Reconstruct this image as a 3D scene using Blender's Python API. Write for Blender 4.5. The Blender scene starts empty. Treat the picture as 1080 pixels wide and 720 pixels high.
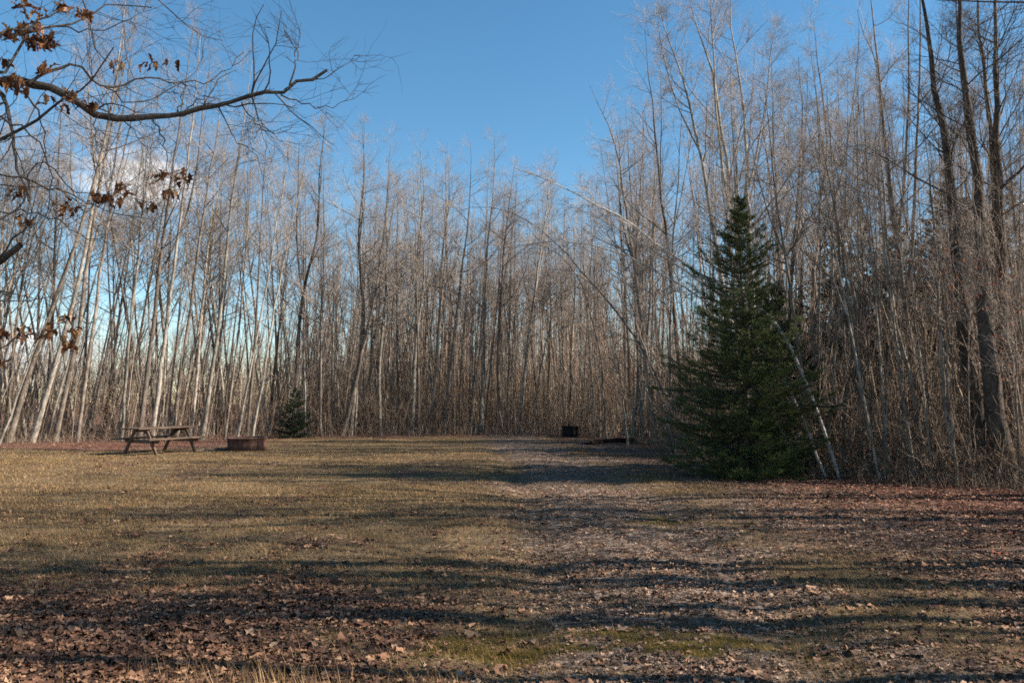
import bpy, math, random
import numpy as np
rng = np.random.default_rng(7)
random.seed(7)
scene = bpy.context.scene
COL = scene.collection

# ------------------------------------------------------------------ camera
W, H, F = 1080.0, 720.0, 840.0
CAMZ = 1.5
PITCH = math.atan(65.0 / F)
cam_d = bpy.data.cameras.new('camera')
cam_d.sensor_width = 36.0
cam_d.sensor_fit = 'HORIZONTAL'
cam_d.lens = F / W * 36.0
cam_d.clip_start = 0.05
cam_d.clip_end = 3000
cam = bpy.data.objects.new('camera', cam_d)
COL.objects.link(cam)
cam.location = (0, 0, CAMZ)
cam.rotation_euler = (math.pi / 2 + PITCH, 0, 0)
scene.camera = cam
FWD = np.array([0, math.cos(PITCH), math.sin(PITCH)])
UP = np.array([0, -math.sin(PITCH), math.cos(PITCH)])
RGT = np.array([1.0, 0, 0])


def ray(px, py):
    return FWD + (px - W / 2) / F * RGT + (H / 2 - py) / F * UP


def P(px, py, Y):
    """photo direction -> point at depth Y"""
    d = ray(px, py)
    return np.array([0, 0, CAMZ]) + d * (Y / d[1])


def project(p):
    q = np.asarray(p, float) - np.array([0, 0, CAMZ])
    z = q @ FWD
    return W / 2 + F * (q @ RGT) / z, H / 2 - F * (q @ UP) / z


def gx(px, Y):
    return (px - W / 2) / F * Y * 1.003


EDGE_PX = [-400, -60, 0, 130, 240, 330, 540, 620, 690, 740, 850, 960, 1080, 1250, 1700]
EDGE_Y = [24, 28.5, 29, 31, 33, 36, 38, 36, 28, 20, 16.8, 15, 14, 13, 9]


def edge(px):
    return np.interp(px, EDGE_PX, EDGE_Y)


# ------------------------------------------------------------------ noise
def vnoise(x, y, seed=0):
    x = np.asarray(x, float); y = np.asarray(y, float)
    xi = np.floor(x).astype(np.int64); yi = np.floor(y).astype(np.int64)
    xf = x - xi; yf = y - yi
    xf = xf * xf * (3 - 2 * xf); yf = yf * yf * (3 - 2 * yf)

    def h(a, b):
        n = (a * 374761393 + b * 668265263 + seed * 974634777) & 0x7fffffff
        n = ((n ^ (n >> 13)) * 1274126177) & 0x7fffffff
        return ((n ^ (n >> 16)) & 0xffff) / 65535.0
    return (h(xi, yi) * (1 - xf) + h(xi + 1, yi) * xf) * (1 - yf) + \
           (h(xi, yi + 1) * (1 - xf) + h(xi + 1, yi + 1) * xf) * yf


def fbm(x, y, seed=0, oct=3):
    s = 0; a = 1; t = 0
    for i in range(oct):
        s = s + a * vnoise(x * 2 ** i, y * 2 ** i, seed + i); t += a; a *= .5
    return s / t


def track_c(y):
    return np.interp(y, [0, 4, 7, 12, 20, 28, 40], [0.5, .7, 1.1, 1.15, .8, .2, -.5])


def gh(x, y):
    x = np.asarray(x, float); y = np.asarray(y, float)
    z = .10 * (fbm(x * .22, y * .22, 3) - .5) + .035 * (fbm(x * 1.1, y * 1.1, 9) - .5)
    z = z + .03 * (fbm(x * 3.1, y * 3.1, 14) - .5)
    u = x - track_c(y)
    fade = np.clip((34 - y) / 8, 0, 1)
    for s in (-.85, .85):
        z = z - .045 * np.exp(-((u - s) / .28) ** 2) * fade
    return z


# ------------------------------------------------------------------ mesh helpers
def mesh_np(name, v, polys, mat_ids=None, smooth=True):
    """polys: list of (M,k) int arrays"""
    me = bpy.data.meshes.new(name)
    v = np.asarray(v, np.float32)
    me.vertices.add(len(v)); me.vertices.foreach_set('co', v.ravel())
    loops = np.concatenate([p.ravel() for p in polys]).astype(np.int32)
    cnt = np.concatenate([np.full(len(p), p.shape[1], np.int32) for p in polys])
    st = np.zeros(len(cnt), np.int32); st[1:] = np.cumsum(cnt)[:-1]
    me.loops.add(len(loops)); me.loops.foreach_set('vertex_index', loops)
    me.polygons.add(len(cnt)); me.polygons.foreach_set('loop_start', st)
    if mat_ids is not None:
        me.polygons.foreach_set('material_index', np.asarray(mat_ids, np.int32))
    if smooth:
        me.polygons.foreach_set('use_smooth', np.ones(len(cnt), bool))
    me.update(calc_edges=True)
    return me


class MB:
    """collects geometry into one mesh"""
    def __init__(s):
        s.v = []; s.q = []; s.t = []; s.n = 0; s.qm = []; s.tm = []

    def add(s, v, q=None, t=None, mat=0):
        if q is not None and len(q):
            s.q.append(np.asarray(q) + s.n); s.qm.append(np.full(len(q), mat))
        if t is not None and len(t):
            s.t.append(np.asarray(t) + s.n); s.tm.append(np.full(len(t), mat))
        s.v.append(np.asarray(v, np.float32)); s.n += len(v)

    def tubes(s, paths, radii, sides, mat=0):
        N, K, _ = paths.shape
        if N == 0: return
        T = np.gradient(paths, axis=1)
        T /= np.linalg.norm(T, axis=2, keepdims=True) + 1e-9
        m = T.mean(1)
        ref = np.where(np.abs(m[:, 2:3]) > .8, np.array([[1.0, 0, 0]]), np.array([[0, 0, 1.0]]))[:, None, :]
        U = np.cross(T, ref); U /= np.linalg.norm(U, axis=2, keepdims=True) + 1e-9
        V = np.cross(T, U)
        a = np.arange(sides) * 2 * math.pi / sides
        v = paths[:, :, None, :] + radii[:, :, None, None] * (np.cos(a)[None, None, :, None] * U[:, :, None, :] + np.sin(a)[None, None, :, None] * V[:, :, None, :])
        i = np.arange(N * K * sides).reshape(N, K, sides)
        A = i[:, :-1]; B = i[:, 1:]
        q = np.stack([A, np.roll(A, -1, 2), np.roll(B, -1, 2), B], -1).reshape(-1, 4)
        s.add(v.reshape(-1, 3), q, None, mat)

    def box(s, c, size, R=None, mat=0, taper=None, bev=.006):
        sx, sy, sz = [d / 2 for d in size]
        b = min(bev, sx * .4, sy * .4, sz * .4)
        # chamfered in plan: 8-gon profile extruded along z with inset caps
        pr = np.array([(-sx + b, -sy), (sx - b, -sy), (sx, -sy + b), (sx, sy - b), (sx - b, sy), (-sx + b, sy), (-sx, sy - b), (-sx, -sy + b)])
        inn = pr * np.array([(sx - b) / sx, (sy - b) / sy])
        ring = [np.c_[inn, np.full(8, -sz)], np.c_[pr, np.full(8, -sz + b)], np.c_[pr, np.full(8, sz - b)], np.c_[inn, np.full(8, sz)]]
        v = np.concatenate(ring)
        q = []
        for k in range(3):
            for j in range(8):
                q.append((k * 8 + j, k * 8 + (j + 1) % 8, k * 8 + 8 + (j + 1) % 8, k * 8 + 8 + j))
        for o, rev in ((0, True), (24, False)):
            f = [(o, o + 1, o + 2, o + 3), (o, o + 3, o + 4, o + 7), (o + 4, o + 5, o + 6, o + 7)]
            q += [tuple(reversed(x)) for x in f] if rev else f
        if R is not None: v = v @ np.asarray(R).T
        s.add(v + np.asarray(c), np.array(q), None, mat)

    def mesh(s, name, mats, smooth=True):
        polys = []; ids = []
        if s.q: polys.append(np.concatenate(s.q)); ids.append(np.concatenate(s.qm))
        if s.t: polys.append(np.concatenate(s.t)); ids.append(np.concatenate(s.tm))
        me = mesh_np(name, np.concatenate(s.v), polys, np.concatenate(ids), smooth)
        for m in (mats if isinstance(mats, (list, tuple)) else [mats]):
            me.materials.append(m)
        return me


def link(name, data, parent=None, loc=None):
    o = bpy.data.objects.new(name, data)
    COL.objects.link(o)
    if parent is not None: o.parent = parent
    if loc is not None: o.location = loc
    return o


def tag(o, label=None, cat=None, group=None, kind=None):
    if label: o['label'] = label
    if cat: o['category'] = cat
    if group: o['group'] = group
    if kind: o['kind'] = kind
    return o


# ------------------------------------------------------------------ materials
def new_mat(name, rough=.85, spec=.25):
    m = bpy.data.materials.new(name); m.use_nodes = True
    nt = m.node_tree
    b = nt.nodes['Principled BSDF']
    b.inputs['Roughness'].default_value = rough
    b.inputs['Specular IOR Level'].default_value = spec
    return m, nt, b


def N(nt, typ, **kw):
    n = nt.nodes.new(typ)
    for k, v in kw.items(): setattr(n, k, v)
    return n


def ramp(nt, fac, stops, interp='LINEAR'):
    r = N(nt, 'ShaderNodeValToRGB'); r.color_ramp.interpolation = interp
    el = r.color_ramp.elements
    while len(el) > 1: el.remove(el[-1])
    el[0].position = stops[0][0]; el[0].color = (*stops[0][1], 1)
    for p, c in stops[1:]:
        e = el.new(p); e.color = (*c, 1)
    nt.links.new(fac, r.inputs['Fac'])
    return r.outputs['Color']


def noise(nt, vec, scale, detail=4, rough=.6, dist=0):
    n = N(nt, 'ShaderNodeTexNoise')
    n.inputs['Scale'].default_value = scale; n.inputs['Detail'].default_value = detail
    n.inputs['Roughness'].default_value = rough; n.inputs['Distortion'].default_value = dist
    if vec is not None: nt.links.new(vec, n.inputs['Vector'])
    return n.outputs['Fac']


def mapping(nt, vec, scale):
    m = N(nt, 'ShaderNodeMapping'); m.inputs['Scale'].default_value = scale
    nt.links.new(vec, m.inputs['Vector'])
    return m.outputs['Vector']


def mixc(nt, fac, a, b):
    m = N(nt, 'ShaderNodeMix', data_type='RGBA')
    for s, val in ((0, fac), (6, a), (7, b)):
        if isinstance(val, (int, float)): m.inputs[s].default_value = val
        elif isinstance(val, tuple): m.inputs[s].default_value = (*val, 1)
        else: nt.links.new(val, m.inputs[s])
    return m.outputs[2]


def math_n(nt, op, a, b=None, clamp=False):
    m = N(nt, 'ShaderNodeMath', operation=op, use_clamp=clamp)
    for i, v in enumerate((a, b)):
        if v is None: continue
        if isinstance(v, (int, float)): m.inputs[i].default_value = v
        else: nt.links.new(v, m.inputs[i])
    return m.outputs[0]


def bump(nt, b, h, strength=.4, dist=.02):
    n = N(nt, 'ShaderNodeBump'); n.inputs['Strength'].default_value = strength; n.inputs['Distance'].default_value = dist
    nt.links.new(h, n.inputs['Height']); nt.links.new(n.outputs['Normal'], b.inputs['Normal'])


def bark_mat(name, stops, scale=1.0, bs=.5):
    m, nt, b = new_mat(name, .9, .15)
    tc = N(nt, 'ShaderNodeTexCoord'); oi = N(nt, 'ShaderNodeObjectInfo')
    add = N(nt, 'ShaderNodeVectorMath', operation='ADD')
    nt.links.new(tc.outputs['Object'], add.inputs[0]); nt.links.new(oi.outputs['Location'], add.inputs[1])
    v = add.outputs[0]
    n1 = noise(nt, mapping(nt, v, (3 * scale, 3 * scale, 1.0 * scale)), 3, 5, .65)
    n2 = noise(nt, mapping(nt, v, (9 * scale, 9 * scale, 2.5 * scale)), 5, 4, .7)
    f = math_n(nt, 'ADD', math_n(nt, 'MULTIPLY', n1, .6), math_n(nt, 'MULTIPLY', n2, .4))
    c = ramp(nt, f, stops)
    hsv = N(nt, 'ShaderNodeHueSaturation')
    nt.links.new(c, hsv.inputs['Color'])
    nt.links.new(math_n(nt, 'ADD', math_n(nt, 'MULTIPLY', oi.outputs['Random'], .6), .7), hsv.inputs['Value'])
    nt.links.new(hsv.outputs[0], b.inputs['Base Color'])
    bump(nt, b, n2, bs, .03)
    return m


M_PALE = bark_mat('pale_bark', [(.34, (.06, .048, .038)), (.45, (.15, .125, .098)), (.54, (.31, .275, .23)), (.7, (.43, .395, .34))])
M_GREY = bark_mat('grey_bark', [(.34, (.045, .035, .027)), (.46, (.12, .094, .073)), (.57, (.24, .20, .162)), (.75, (.36, .315, .265))])
M_DARK = bark_mat('dark_bark', [(.3, (.035, .027, .021)), (.45, (.085, .067, .054)), (.6, (.17, .14, .115)), (.75, (.27, .23, .195))], 1.3, .9)
M_BIRCH = bark_mat('white_bark', [(.3, (.08, .066, .055)), (.42, (.30, .265, .225)), (.52, (.48, .44, .39)), (.8, (.56, .53, .48))])


def flat_random(name, stops, rough=.85, island=True, trans=0.0, spec=.2, objvar=False):
    m, nt, b = new_mat(name, rough, spec)
    if island:
        g = N(nt, 'ShaderNodeNewGeometry'); f = g.outputs['Random Per Island']
    else:
        f = N(nt, 'ShaderNodeObjectInfo').outputs['Random']
    c = ramp(nt, f, stops)
    nt.links.new(c, b.inputs['Base Color'])
    if trans > 0:
        t = N(nt, 'ShaderNodeBsdfTranslucent'); nt.links.new(c, t.inputs['Color'])
        mx = N(nt, 'ShaderNodeMixShader'); mx.inputs[0].default_value = trans
        nt.links.new(b.outputs[0], mx.inputs[1]); nt.links.new(t.outputs[0], mx.inputs[2])
        nt.links.new(mx.outputs[0], nt.nodes['Material Output'].inputs['Surface'])
    return m


M_TWIG = flat_random('twig_bark', [(0, (0.1960, 0.1498, 0.1216)), (0.5, (0.2940, 0.2396, 0.2015)), (1, (0.4116, 0.3544, 0.3089))])
M_TWIGD = flat_random('dark_twig_bark', [(0, (.04, .033, .03)), (1, (.11, .095, .085))])
M_BRUSH = flat_random('brush_stems', [(0, (0.0806, 0.0522, 0.0356)), (0.4, (0.1792, 0.1235, 0.0847)), (0.8, (0.2957, 0.2131, 0.1510)), (1, (0.4122, 0.3306, 0.2489))])
M_FARW = flat_random('far_wood_bark', [(0, (0.1383, 0.1005, 0.0774)), (0.6, (0.2873, 0.2155, 0.1712)), (1, (0.4682, 0.3847, 0.3145))])
M_DEADLEAF = flat_random('clinging_dead_leaf', [(0, (.06, .024, .012)), (.4, (.18, .07, .03)), (.75, (.33, .15, .06)), (1, (.46, .26, .12))], .7, trans=.2)
M_REDLEAF = flat_random('red_brown_leaf', [(0, (.16, .05, .03)), (.5, (.28, .09, .045)), (1, (.40, .2, .12))], .7, trans=.3)
M_TANLEAF = flat_random('tan_dead_leaf', [(0, (.15, .095, .06)), (.5, (.26, .165, .11)), (1, (.38, .27, .19))], .8, trans=.3)
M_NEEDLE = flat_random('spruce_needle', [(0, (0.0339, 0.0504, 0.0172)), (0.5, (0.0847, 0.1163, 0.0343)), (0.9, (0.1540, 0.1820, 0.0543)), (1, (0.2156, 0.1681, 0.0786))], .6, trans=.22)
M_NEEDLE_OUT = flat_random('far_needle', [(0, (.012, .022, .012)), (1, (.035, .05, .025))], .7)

LIT_A = flat_random('litter_brown', [(0, (0.0322, 0.0147, 0.0086)), (0.3, (0.0805, 0.0365, 0.0205)), (0.55, (0.1502, 0.0712, 0.0393)), (0.8, (0.2362, 0.1234, 0.0692)), (0.94, (0.2833, 0.1608, 0.0943)), (1, (0.3950, 0.2412, 0.1383))], .75, spec=.3)
LIT_R = flat_random('litter_red', [(0, (0.0420, 0.0150, 0.0096)), (0.3, (0.1076, 0.0337, 0.0200)), (0.6, (0.2153, 0.0747, 0.0427)), (0.85, (0.3468, 0.1494, 0.0924)), (1, (0.3947, 0.2171, 0.1446))], .75, spec=.3)
LIT_G = flat_random('litter_grey', [(0, (0.0390, 0.0223, 0.0146)), (0.35, (0.1045, 0.0624, 0.0402)), (0.65, (0.2020, 0.1247, 0.0803)), (0.87, (0.3483, 0.2226, 0.1469)), (1, (0.4458, 0.3027, 0.2049))], .75, spec=.3)
M_STRAW = flat_random('straw_blade', [(0, (0.0732, 0.0429, 0.0188)), (0.3, (0.1526, 0.0922, 0.0385)), (0.65, (0.2685, 0.1638, 0.0737)), (0.9, (0.4027, 0.2559, 0.1242)), (1, (0.5370, 0.3685, 0.1971))], .8, trans=.2)
M_MOSSBL = flat_random('moss_blade', [(0, (0.0901, 0.0536, 0.0120)), (0.5, (0.2101, 0.1222, 0.0239)), (1, (0.3750, 0.2212, 0.0549))], .8, trans=.2)


def wood_mat():
    m, nt, b = new_mat('weathered_wood', .85, .2)
    tc = N(nt, 'ShaderNodeTexCoord')
    n1 = noise(nt, mapping(nt, tc.outputs['Object'], (2, 25, 25)), 2, 5, .6)
    n2 = noise(nt, tc.outputs['Object'], 3, 3)
    c = ramp(nt, math_n(nt, 'ADD', math_n(nt, 'MULTIPLY', n1, .7), math_n(nt, 'MULTIPLY', n2, .3)),
             [(.3, (.045, .028, .019)), (.5, (.115, .076, .053)), (.7, (.22, .165, .125))])
    nt.links.new(c, b.inputs['Base Color']); bump(nt, b, n1, .4, .006)
    return m


def rust_mat(name, stops):
    m, nt, b = new_mat(name, .8, .3)
    tc = N(nt, 'ShaderNodeTexCoord')
    n1 = noise(nt, mapping(nt, tc.outputs['Object'], (3, 3, 1.5)), 3, 6, .65)
    c = ramp(nt, n1, stops)
    nt.links.new(c, b.inputs['Base Color']); b.inputs['Metallic'].default_value = .15
    bump(nt, b, n1, .3, .008)
    return m


M_WOOD = wood_mat()
M_RUST = rust_mat('rusty_steel', [(.3, (.07, .038, .029)), (.5, (.11, .058, .043)), (.7, (.18, .10, .076))])
M_BLACK = rust_mat('blackened_steel', [(.3, (.006, .006, .007)), (.7, (.018, .018, .02))])


# ------------------------------------------------------------------ ground zones (numpy, for scattering)
def zones(x, y):
    """litter density 0..1, grass density, red share, grey share"""
    px = W / 2 + F * x / np.maximum(y, .3)
    e = edge(px)
    n = fbm(x * .55, y * .55, 21); n2 = fbm(x * 1.7, y * 1.7, 33)
    wood = np.clip((y - e + 2.0 + (n - .5) * 3) / 1.6, 0, 1) * np.where(px < 330, np.clip((e + 15 - y) / 3, 0, 1), 1)
    # leaf drift, lower left corner
    left = np.clip((7.6 + (n - .5) * 5 - y) / 2.6, 0, 1) * np.clip((-.3 - x + (n2 - .5) * 1.6) / 1.0, 0, 1)
    # by the table
    tab = np.clip((y - 25.2 + (n - .5) * 3) / 2, 0, 1) * np.clip((-9 - x + (n - .5) * 4) / 2.5, 0, 1)
    # wheel track
    u = x - track_c(y)
    trk = np.exp(-(np.abs(u - .3 - (n2 - .5) * 1.2) / (1.25 + 2.0 * (n - .35))) ** 2.2) * (.95 + .9 * (n2 - .42))
    rutg = np.maximum(np.exp(-((u - .85) / .35) ** 2), np.exp(-((u + .85) / .35) ** 2))
    # all that lies right of the track
    rgt = np.clip((x - track_c(y) - .9 + (n - .5) * 3.4) / 2.4, 0, 1) * (1.0 + .8 * (n2 - .45))
    far = np.clip((y - 18) / 8, 0, 1) * np.clip((x - .2 - (n - .5) * 7) / 4, 0, 1) * (.6 + .8 * (n2 - .3))
    strew = np.clip((n2 - .42) * 2.4, 0, .7) * np.clip(n * 2 - .45, 0, 1)
    lit = np.clip(np.maximum.reduce([strew, wood, left, tab, trk * .85, rgt, far]) , 0, 1)
    red = np.clip(np.maximum(np.clip((x - 3.5) / 4, 0, 1) * np.clip((y - 7) / 5, 0, 1), np.maximum(tab, wood * .6)), 0, 1)
    grey = np.clip(np.maximum(trk * 1.5, .5 * rgt) - red * .7 - left, 0, 1)
    mn = fbm(x * 1.1, y * 1.6, 51)
    moss = np.exp(-((x - .55) / 1.25) ** 2 - ((y - 5.15) / .42) ** 2) * np.clip(mn * 3 - .6, 0, 1.2)
    moss = np.maximum(moss, np.exp(-((x - 2.0) / 1.1) ** 2 - ((y - 10.4) / .7) ** 2) * np.clip(mn * 3 - .9, 0, .7))
    moss = np.maximum(moss, np.clip((fbm(x * .4, y * .5, 57) - .6) * 5, 0, 1) * .4 * (y < 24) * (y > 8))
    moss = np.clip(moss * np.clip(fbm(x * 2.6, y * 5.5, 58) * 4.2 - 1.35, 0, 1.2), 0, 1)
    lit = lit * (1 - .65 * moss)
    grass = np.clip(1.08 - lit * 1.15, 0.06, 1)
    return lit, grass, red, grey, moss


# ------------------------------------------------------------------ ground
def build_ground():
    # fine sheet near the camera, coarser to the horizon, one mesh
    xs = np.concatenate([[-900, -400, -200, -120, -80, -60], np.arange(-46, -14, .8), np.arange(-14, 14, .16), np.arange(14, 46, .8), [60, 80, 120, 200, 400, 900]])
    ys = np.concatenate([[-200, -80, -40, -20, -10], np.arange(-5, 3, .5), np.arange(3, 22, .14), np.arange(22, 60, .6), [65, 75, 90, 120, 200, 400, 800, 1500]])
    X, Y = np.meshgrid(xs, ys)
    Z = gh(X, Y) * ((np.abs(X) < 60) & (Y < 75) & (Y > -30))
    v = np.stack([X, Y, Z], -1).reshape(-1, 3)
    i = np.arange(len(v)).reshape(X.shape)
    q = np.stack([i[:-1, :-1], i[:-1, 1:], i[1:, 1:], i[1:, :-1]], -1).reshape(-1, 4)
    me = mesh_np('ground', v, [q])
    lit, grass, red, grey, moss = zones(v[:, 0], v[:, 1])
    ca = me.color_attributes.new('cover', 'FLOAT_COLOR', 'POINT')
    ca.data.foreach_set('color', np.stack([lit, red, grey, np.ones_like(lit)], -1).astype(np.float32).ravel())
    cb = me.color_attributes.new('moss', 'FLOAT_COLOR', 'POINT')
    cb.data.foreach_set('color', np.stack([moss, grass, moss, np.ones_like(lit)], -1).astype(np.float32).ravel())
    m, nt, b = new_mat('campsite_ground', .95, .1)
    tc = N(nt, 'ShaderNodeTexCoord'); o = tc.outputs['Object']
    a1 = N(nt, 'ShaderNodeVertexColor', layer_name='cover'); sp = N(nt, 'ShaderNodeSeparateColor'); nt.links.new(a1.outputs[0], sp.inputs[0])
    a2 = N(nt, 'ShaderNodeVertexColor', layer_name='moss'); sp2 = N(nt, 'ShaderNodeSeparateColor'); nt.links.new(a2.outputs[0], sp2.inputs[0])
    fine = noise(nt, o, 38, 6, .75); mid = noise(nt, o, 7, 5, .65); big = noise(nt, o, .9, 4, .6)
    straw = ramp(nt, fine, [(.3, (.058, .04, .023)), (.45, (.145, .10, .055)), (.6, (.26, .182, .102)), (.75, (.37, .275, .165))])
    olive = ramp(nt, fine, [(.3, (.05, .035, .018)), (.5, (.13, .089, .044)), (.7, (.22, .155, .08))])
    g = mixc(nt, ramp(nt, big, [(.4, (0, 0, 0)), (.6, (1, 1, 1))]), straw, olive)
    vor = N(nt, 'ShaderNodeTexVoronoi'); vor.inputs['Scale'].default_value = 17; nt.links.new(o, vor.inputs['Vector'])
    sv = N(nt, 'ShaderNodeSeparateColor'); nt.links.new(vor.outputs['Color'], sv.inputs[0])
    lb = ramp(nt, sv.outputs[0], [(0, (.035, .022, .016)), (.4, (.09, .055, .038)), (.75, (.16, .10, .068)), (1, (.25, .17, .12))])
    lr = ramp(nt, sv.outputs[0], [(0, (.04, .02, .015)), (.4, (.10, .045, .032)), (.75, (.19, .09, .062)), (1, (.29, .18, .135))])
    lg = ramp(nt, sv.outputs[0], [(0, (.045, .032, .025)), (.4, (.12, .087, .068)), (.75, (.21, .158, .126)), (1, (.31, .245, .20))])
    leaf = mixc(nt, sp.outputs[2], mixc(nt, sp.outputs[1], lb, lr), lg)
    f = math_n(nt, 'MULTIPLY', math_n(nt, 'SUBTRACT', math_n(nt, 'ADD', sp.outputs[0], mid), .75), 2.5, True)
    c = mixc(nt, f, g, leaf)
    mossc = ramp(nt, fine, [(.3, (.05, .04, .012)), (.6, (.135, .10, .025)), (.8, (.21, .16, .05))])
    c = mixc(nt, math_n(nt, 'MULTIPLY', math_n(nt, 'SUBTRACT', math_n(nt, 'ADD', sp2.outputs[0], mid), .8), 3, True), c, mossc)
    nt.links.new(c, b.inputs['Base Color'])
    bump(nt, b, math_n(nt, 'ADD', fine, math_n(nt, 'MULTIPLY', mid, .7)), .9, .04)
    me.materials.append(m)
    tag(link('ground', me), 'grassy campsite clearing with a worn leaf-strewn track running to the woods', 'ground', kind='structure')


build_ground()


# ------------------------------------------------------------------ leaves
def leaf_variants(nv, P_):
    out = []
    r = np.random.default_rng(3)
    a = np.linspace(0, 2 * math.pi, P_, endpoint=False)
    for k in range(nv):
        lob = r.choice([2, 3, 5])
        rad = .42 * (1 + .22 * np.cos(a * lob + r.uniform(0, 6)) + .10 * np.cos(a * 2) + r.uniform(-.16, .16, P_))
        asp = r.uniform(.5, .85)
        out.append(np.stack([np.cos(a) * rad, np.sin(a) * rad * asp], -1))
    return np.array(out)


def oak_variants():
    out = []
    r = np.random.default_rng(8)
    n = 9
    for k in range(5):
        t = np.linspace(0, 1, n)
        wd = .20 * np.sin(np.pi * t ** .8) ** .8 * (1 + .45 * np.cos(t * 2 * math.pi * 3.5 + r.uniform(-.5, .5))) + .012
        up_ = np.stack([t - .5, wd], -1)
        dn = np.stack([t[::-1] - .5, -wd[::-1] * r.uniform(.8, 1.1)], -1)
        out.append(np.concatenate([up_, dn])[::-1])
    return np.array(out)


LV = leaf_variants(10, 11)
LV_OAK = oak_variants()


def leaves_geo(mb, pos, size, tilt, mat=0, curl=.9, r=rng, hang=False):
    LL = LV_OAK if hang else LV
    n = len(pos); P_ = LL.shape[1]
    if n == 0: return
    L = LL[r.integers(0, len(LL), n)] * size[:, None, None]
    c1 = r.uniform(-.3, curl, n) ; c2 = r.uniform(-.6, .6, n) * (1 if hang else .45)
    x = L[..., 0]; y = L[..., 1]
    z = (c1[:, None] * y * y * 2.2 + c2[:, None] * x * x * 1.6 + r.normal(0, .05, (n, P_)) * size[:, None] * size[:, None] * (1.5 if hang else 2.2)) / size[:, None]
    v = np.stack([x, y, z], -1)
    v = np.concatenate([v, np.zeros((n, 1, 3))], 1)
    # tilt about a random horizontal axis then yaw
    yaw = r.uniform(0, 2 * math.pi, n)
    if hang:
        ti = r.normal(.9, .75, n)
    else:
        ti = r.normal(0, 1, n) * tilt
    ct, st = np.cos(ti)[:, None], np.sin(ti)[:, None]
    X = v[..., 0] * ct + v[..., 2] * st if hang else v[..., 0]
    if hang:
        Z = -v[..., 0] * st + v[..., 2] * ct; Yv = v[..., 1]
    else:
        Yv = v[..., 1] * ct - v[..., 2] * st; Z = v[..., 1] * st + v[..., 2] * ct
    ps = r.uniform(0, 6.28, n)[:, None]
    cy, sy = np.cos(yaw)[:, None], np.sin(yaw)[:, None]
    v = np.stack([X * cy - Yv * sy, X * sy + Yv * cy, Z], -1)
    if not hang:
        lift = np.maximum(0, -v[..., 2].min(1)) * .6
        v[..., 2] += lift[:, None] + .004
    v += pos[:, None, :]
    base = (np.arange(n) * (P_ + 1))[:, None, None]
    k = np.arange(P_)
    tri = np.stack([np.full(P_, P_), k, (k + 1) % P_], -1)[None] + base
    mb.add(v.reshape(-1, 3), None, tri.reshape(-1, 3), mat)


def scatter_field(n, y0, y1, power=1.0, margin=1.1):
    """points in the view wedge, denser near the camera"""
    u = rng.uniform(0, 1, n) ** power
    y = y0 + (y1 - y0) * u
    x = rng.uniform(-1, 1, n) * (.66 * y + margin)
    return x, y


def build_litter():
    packs = {'leaf_litter': ([], LIT_A, 'brown fallen leaves heaped in the corner and scattered over the grass'),
             'red_leaf_litter': ([], LIT_R, 'reddish fallen leaves along the foot of the woods'),
             'grey_leaf_litter': ([], LIT_G, 'greyish matted fallen leaves lying along the worn track')}
    X = []; Y = []
    for n, a, b_ in ((110000, 3.4, 8), (110000, 8, 15), (80000, 15, 24), (60000, 24, 42)):
        x, y = scatter_field(n, a, b_); X.append(x); Y.append(y)
    x = np.concatenate(X); y = np.concatenate(Y)
    lit, grass, red, grey, moss = zones(x, y)
    patch = fbm(x * 2.2, y * 2.2, 71)
    keep = rng.uniform(0, 1, len(x)) < np.clip(lit * (.3 + .9 * patch), .02 + .30 * np.clip(fbm(x * .9, y * .9, 75) - .38, 0, 1), 1) * (1 - .6 * moss)
    x, y, red, grey = x[keep], y[keep], red[keep], grey[keep]
    u = rng.uniform(0, 1, len(x))
    cls = np.where(u < red * .75, 1, np.where(u < red * .75 + grey * .8, 2, 0))
    for i, (k, (_, mat, lab)) in enumerate(packs.items()):
        s = cls == i
        xx, yy = x[s], y[s]
        mb = MB()
        size = rng.lognormal(math.log(.031 if i < 2 else .024), .48, len(xx)).clip(.018, .11)
        pos = np.stack([xx, yy, gh(xx, yy) + rng.uniform(0, .012, len(xx))], -1)
        leaves_geo(mb, pos, size, .13 if i < 2 else .08, curl=.42 if i < 2 else .3)
        tag(link(k, mb.mesh(k, mat, True)), lab, 'fallen leaves', kind='stuff')


build_litter()


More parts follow.
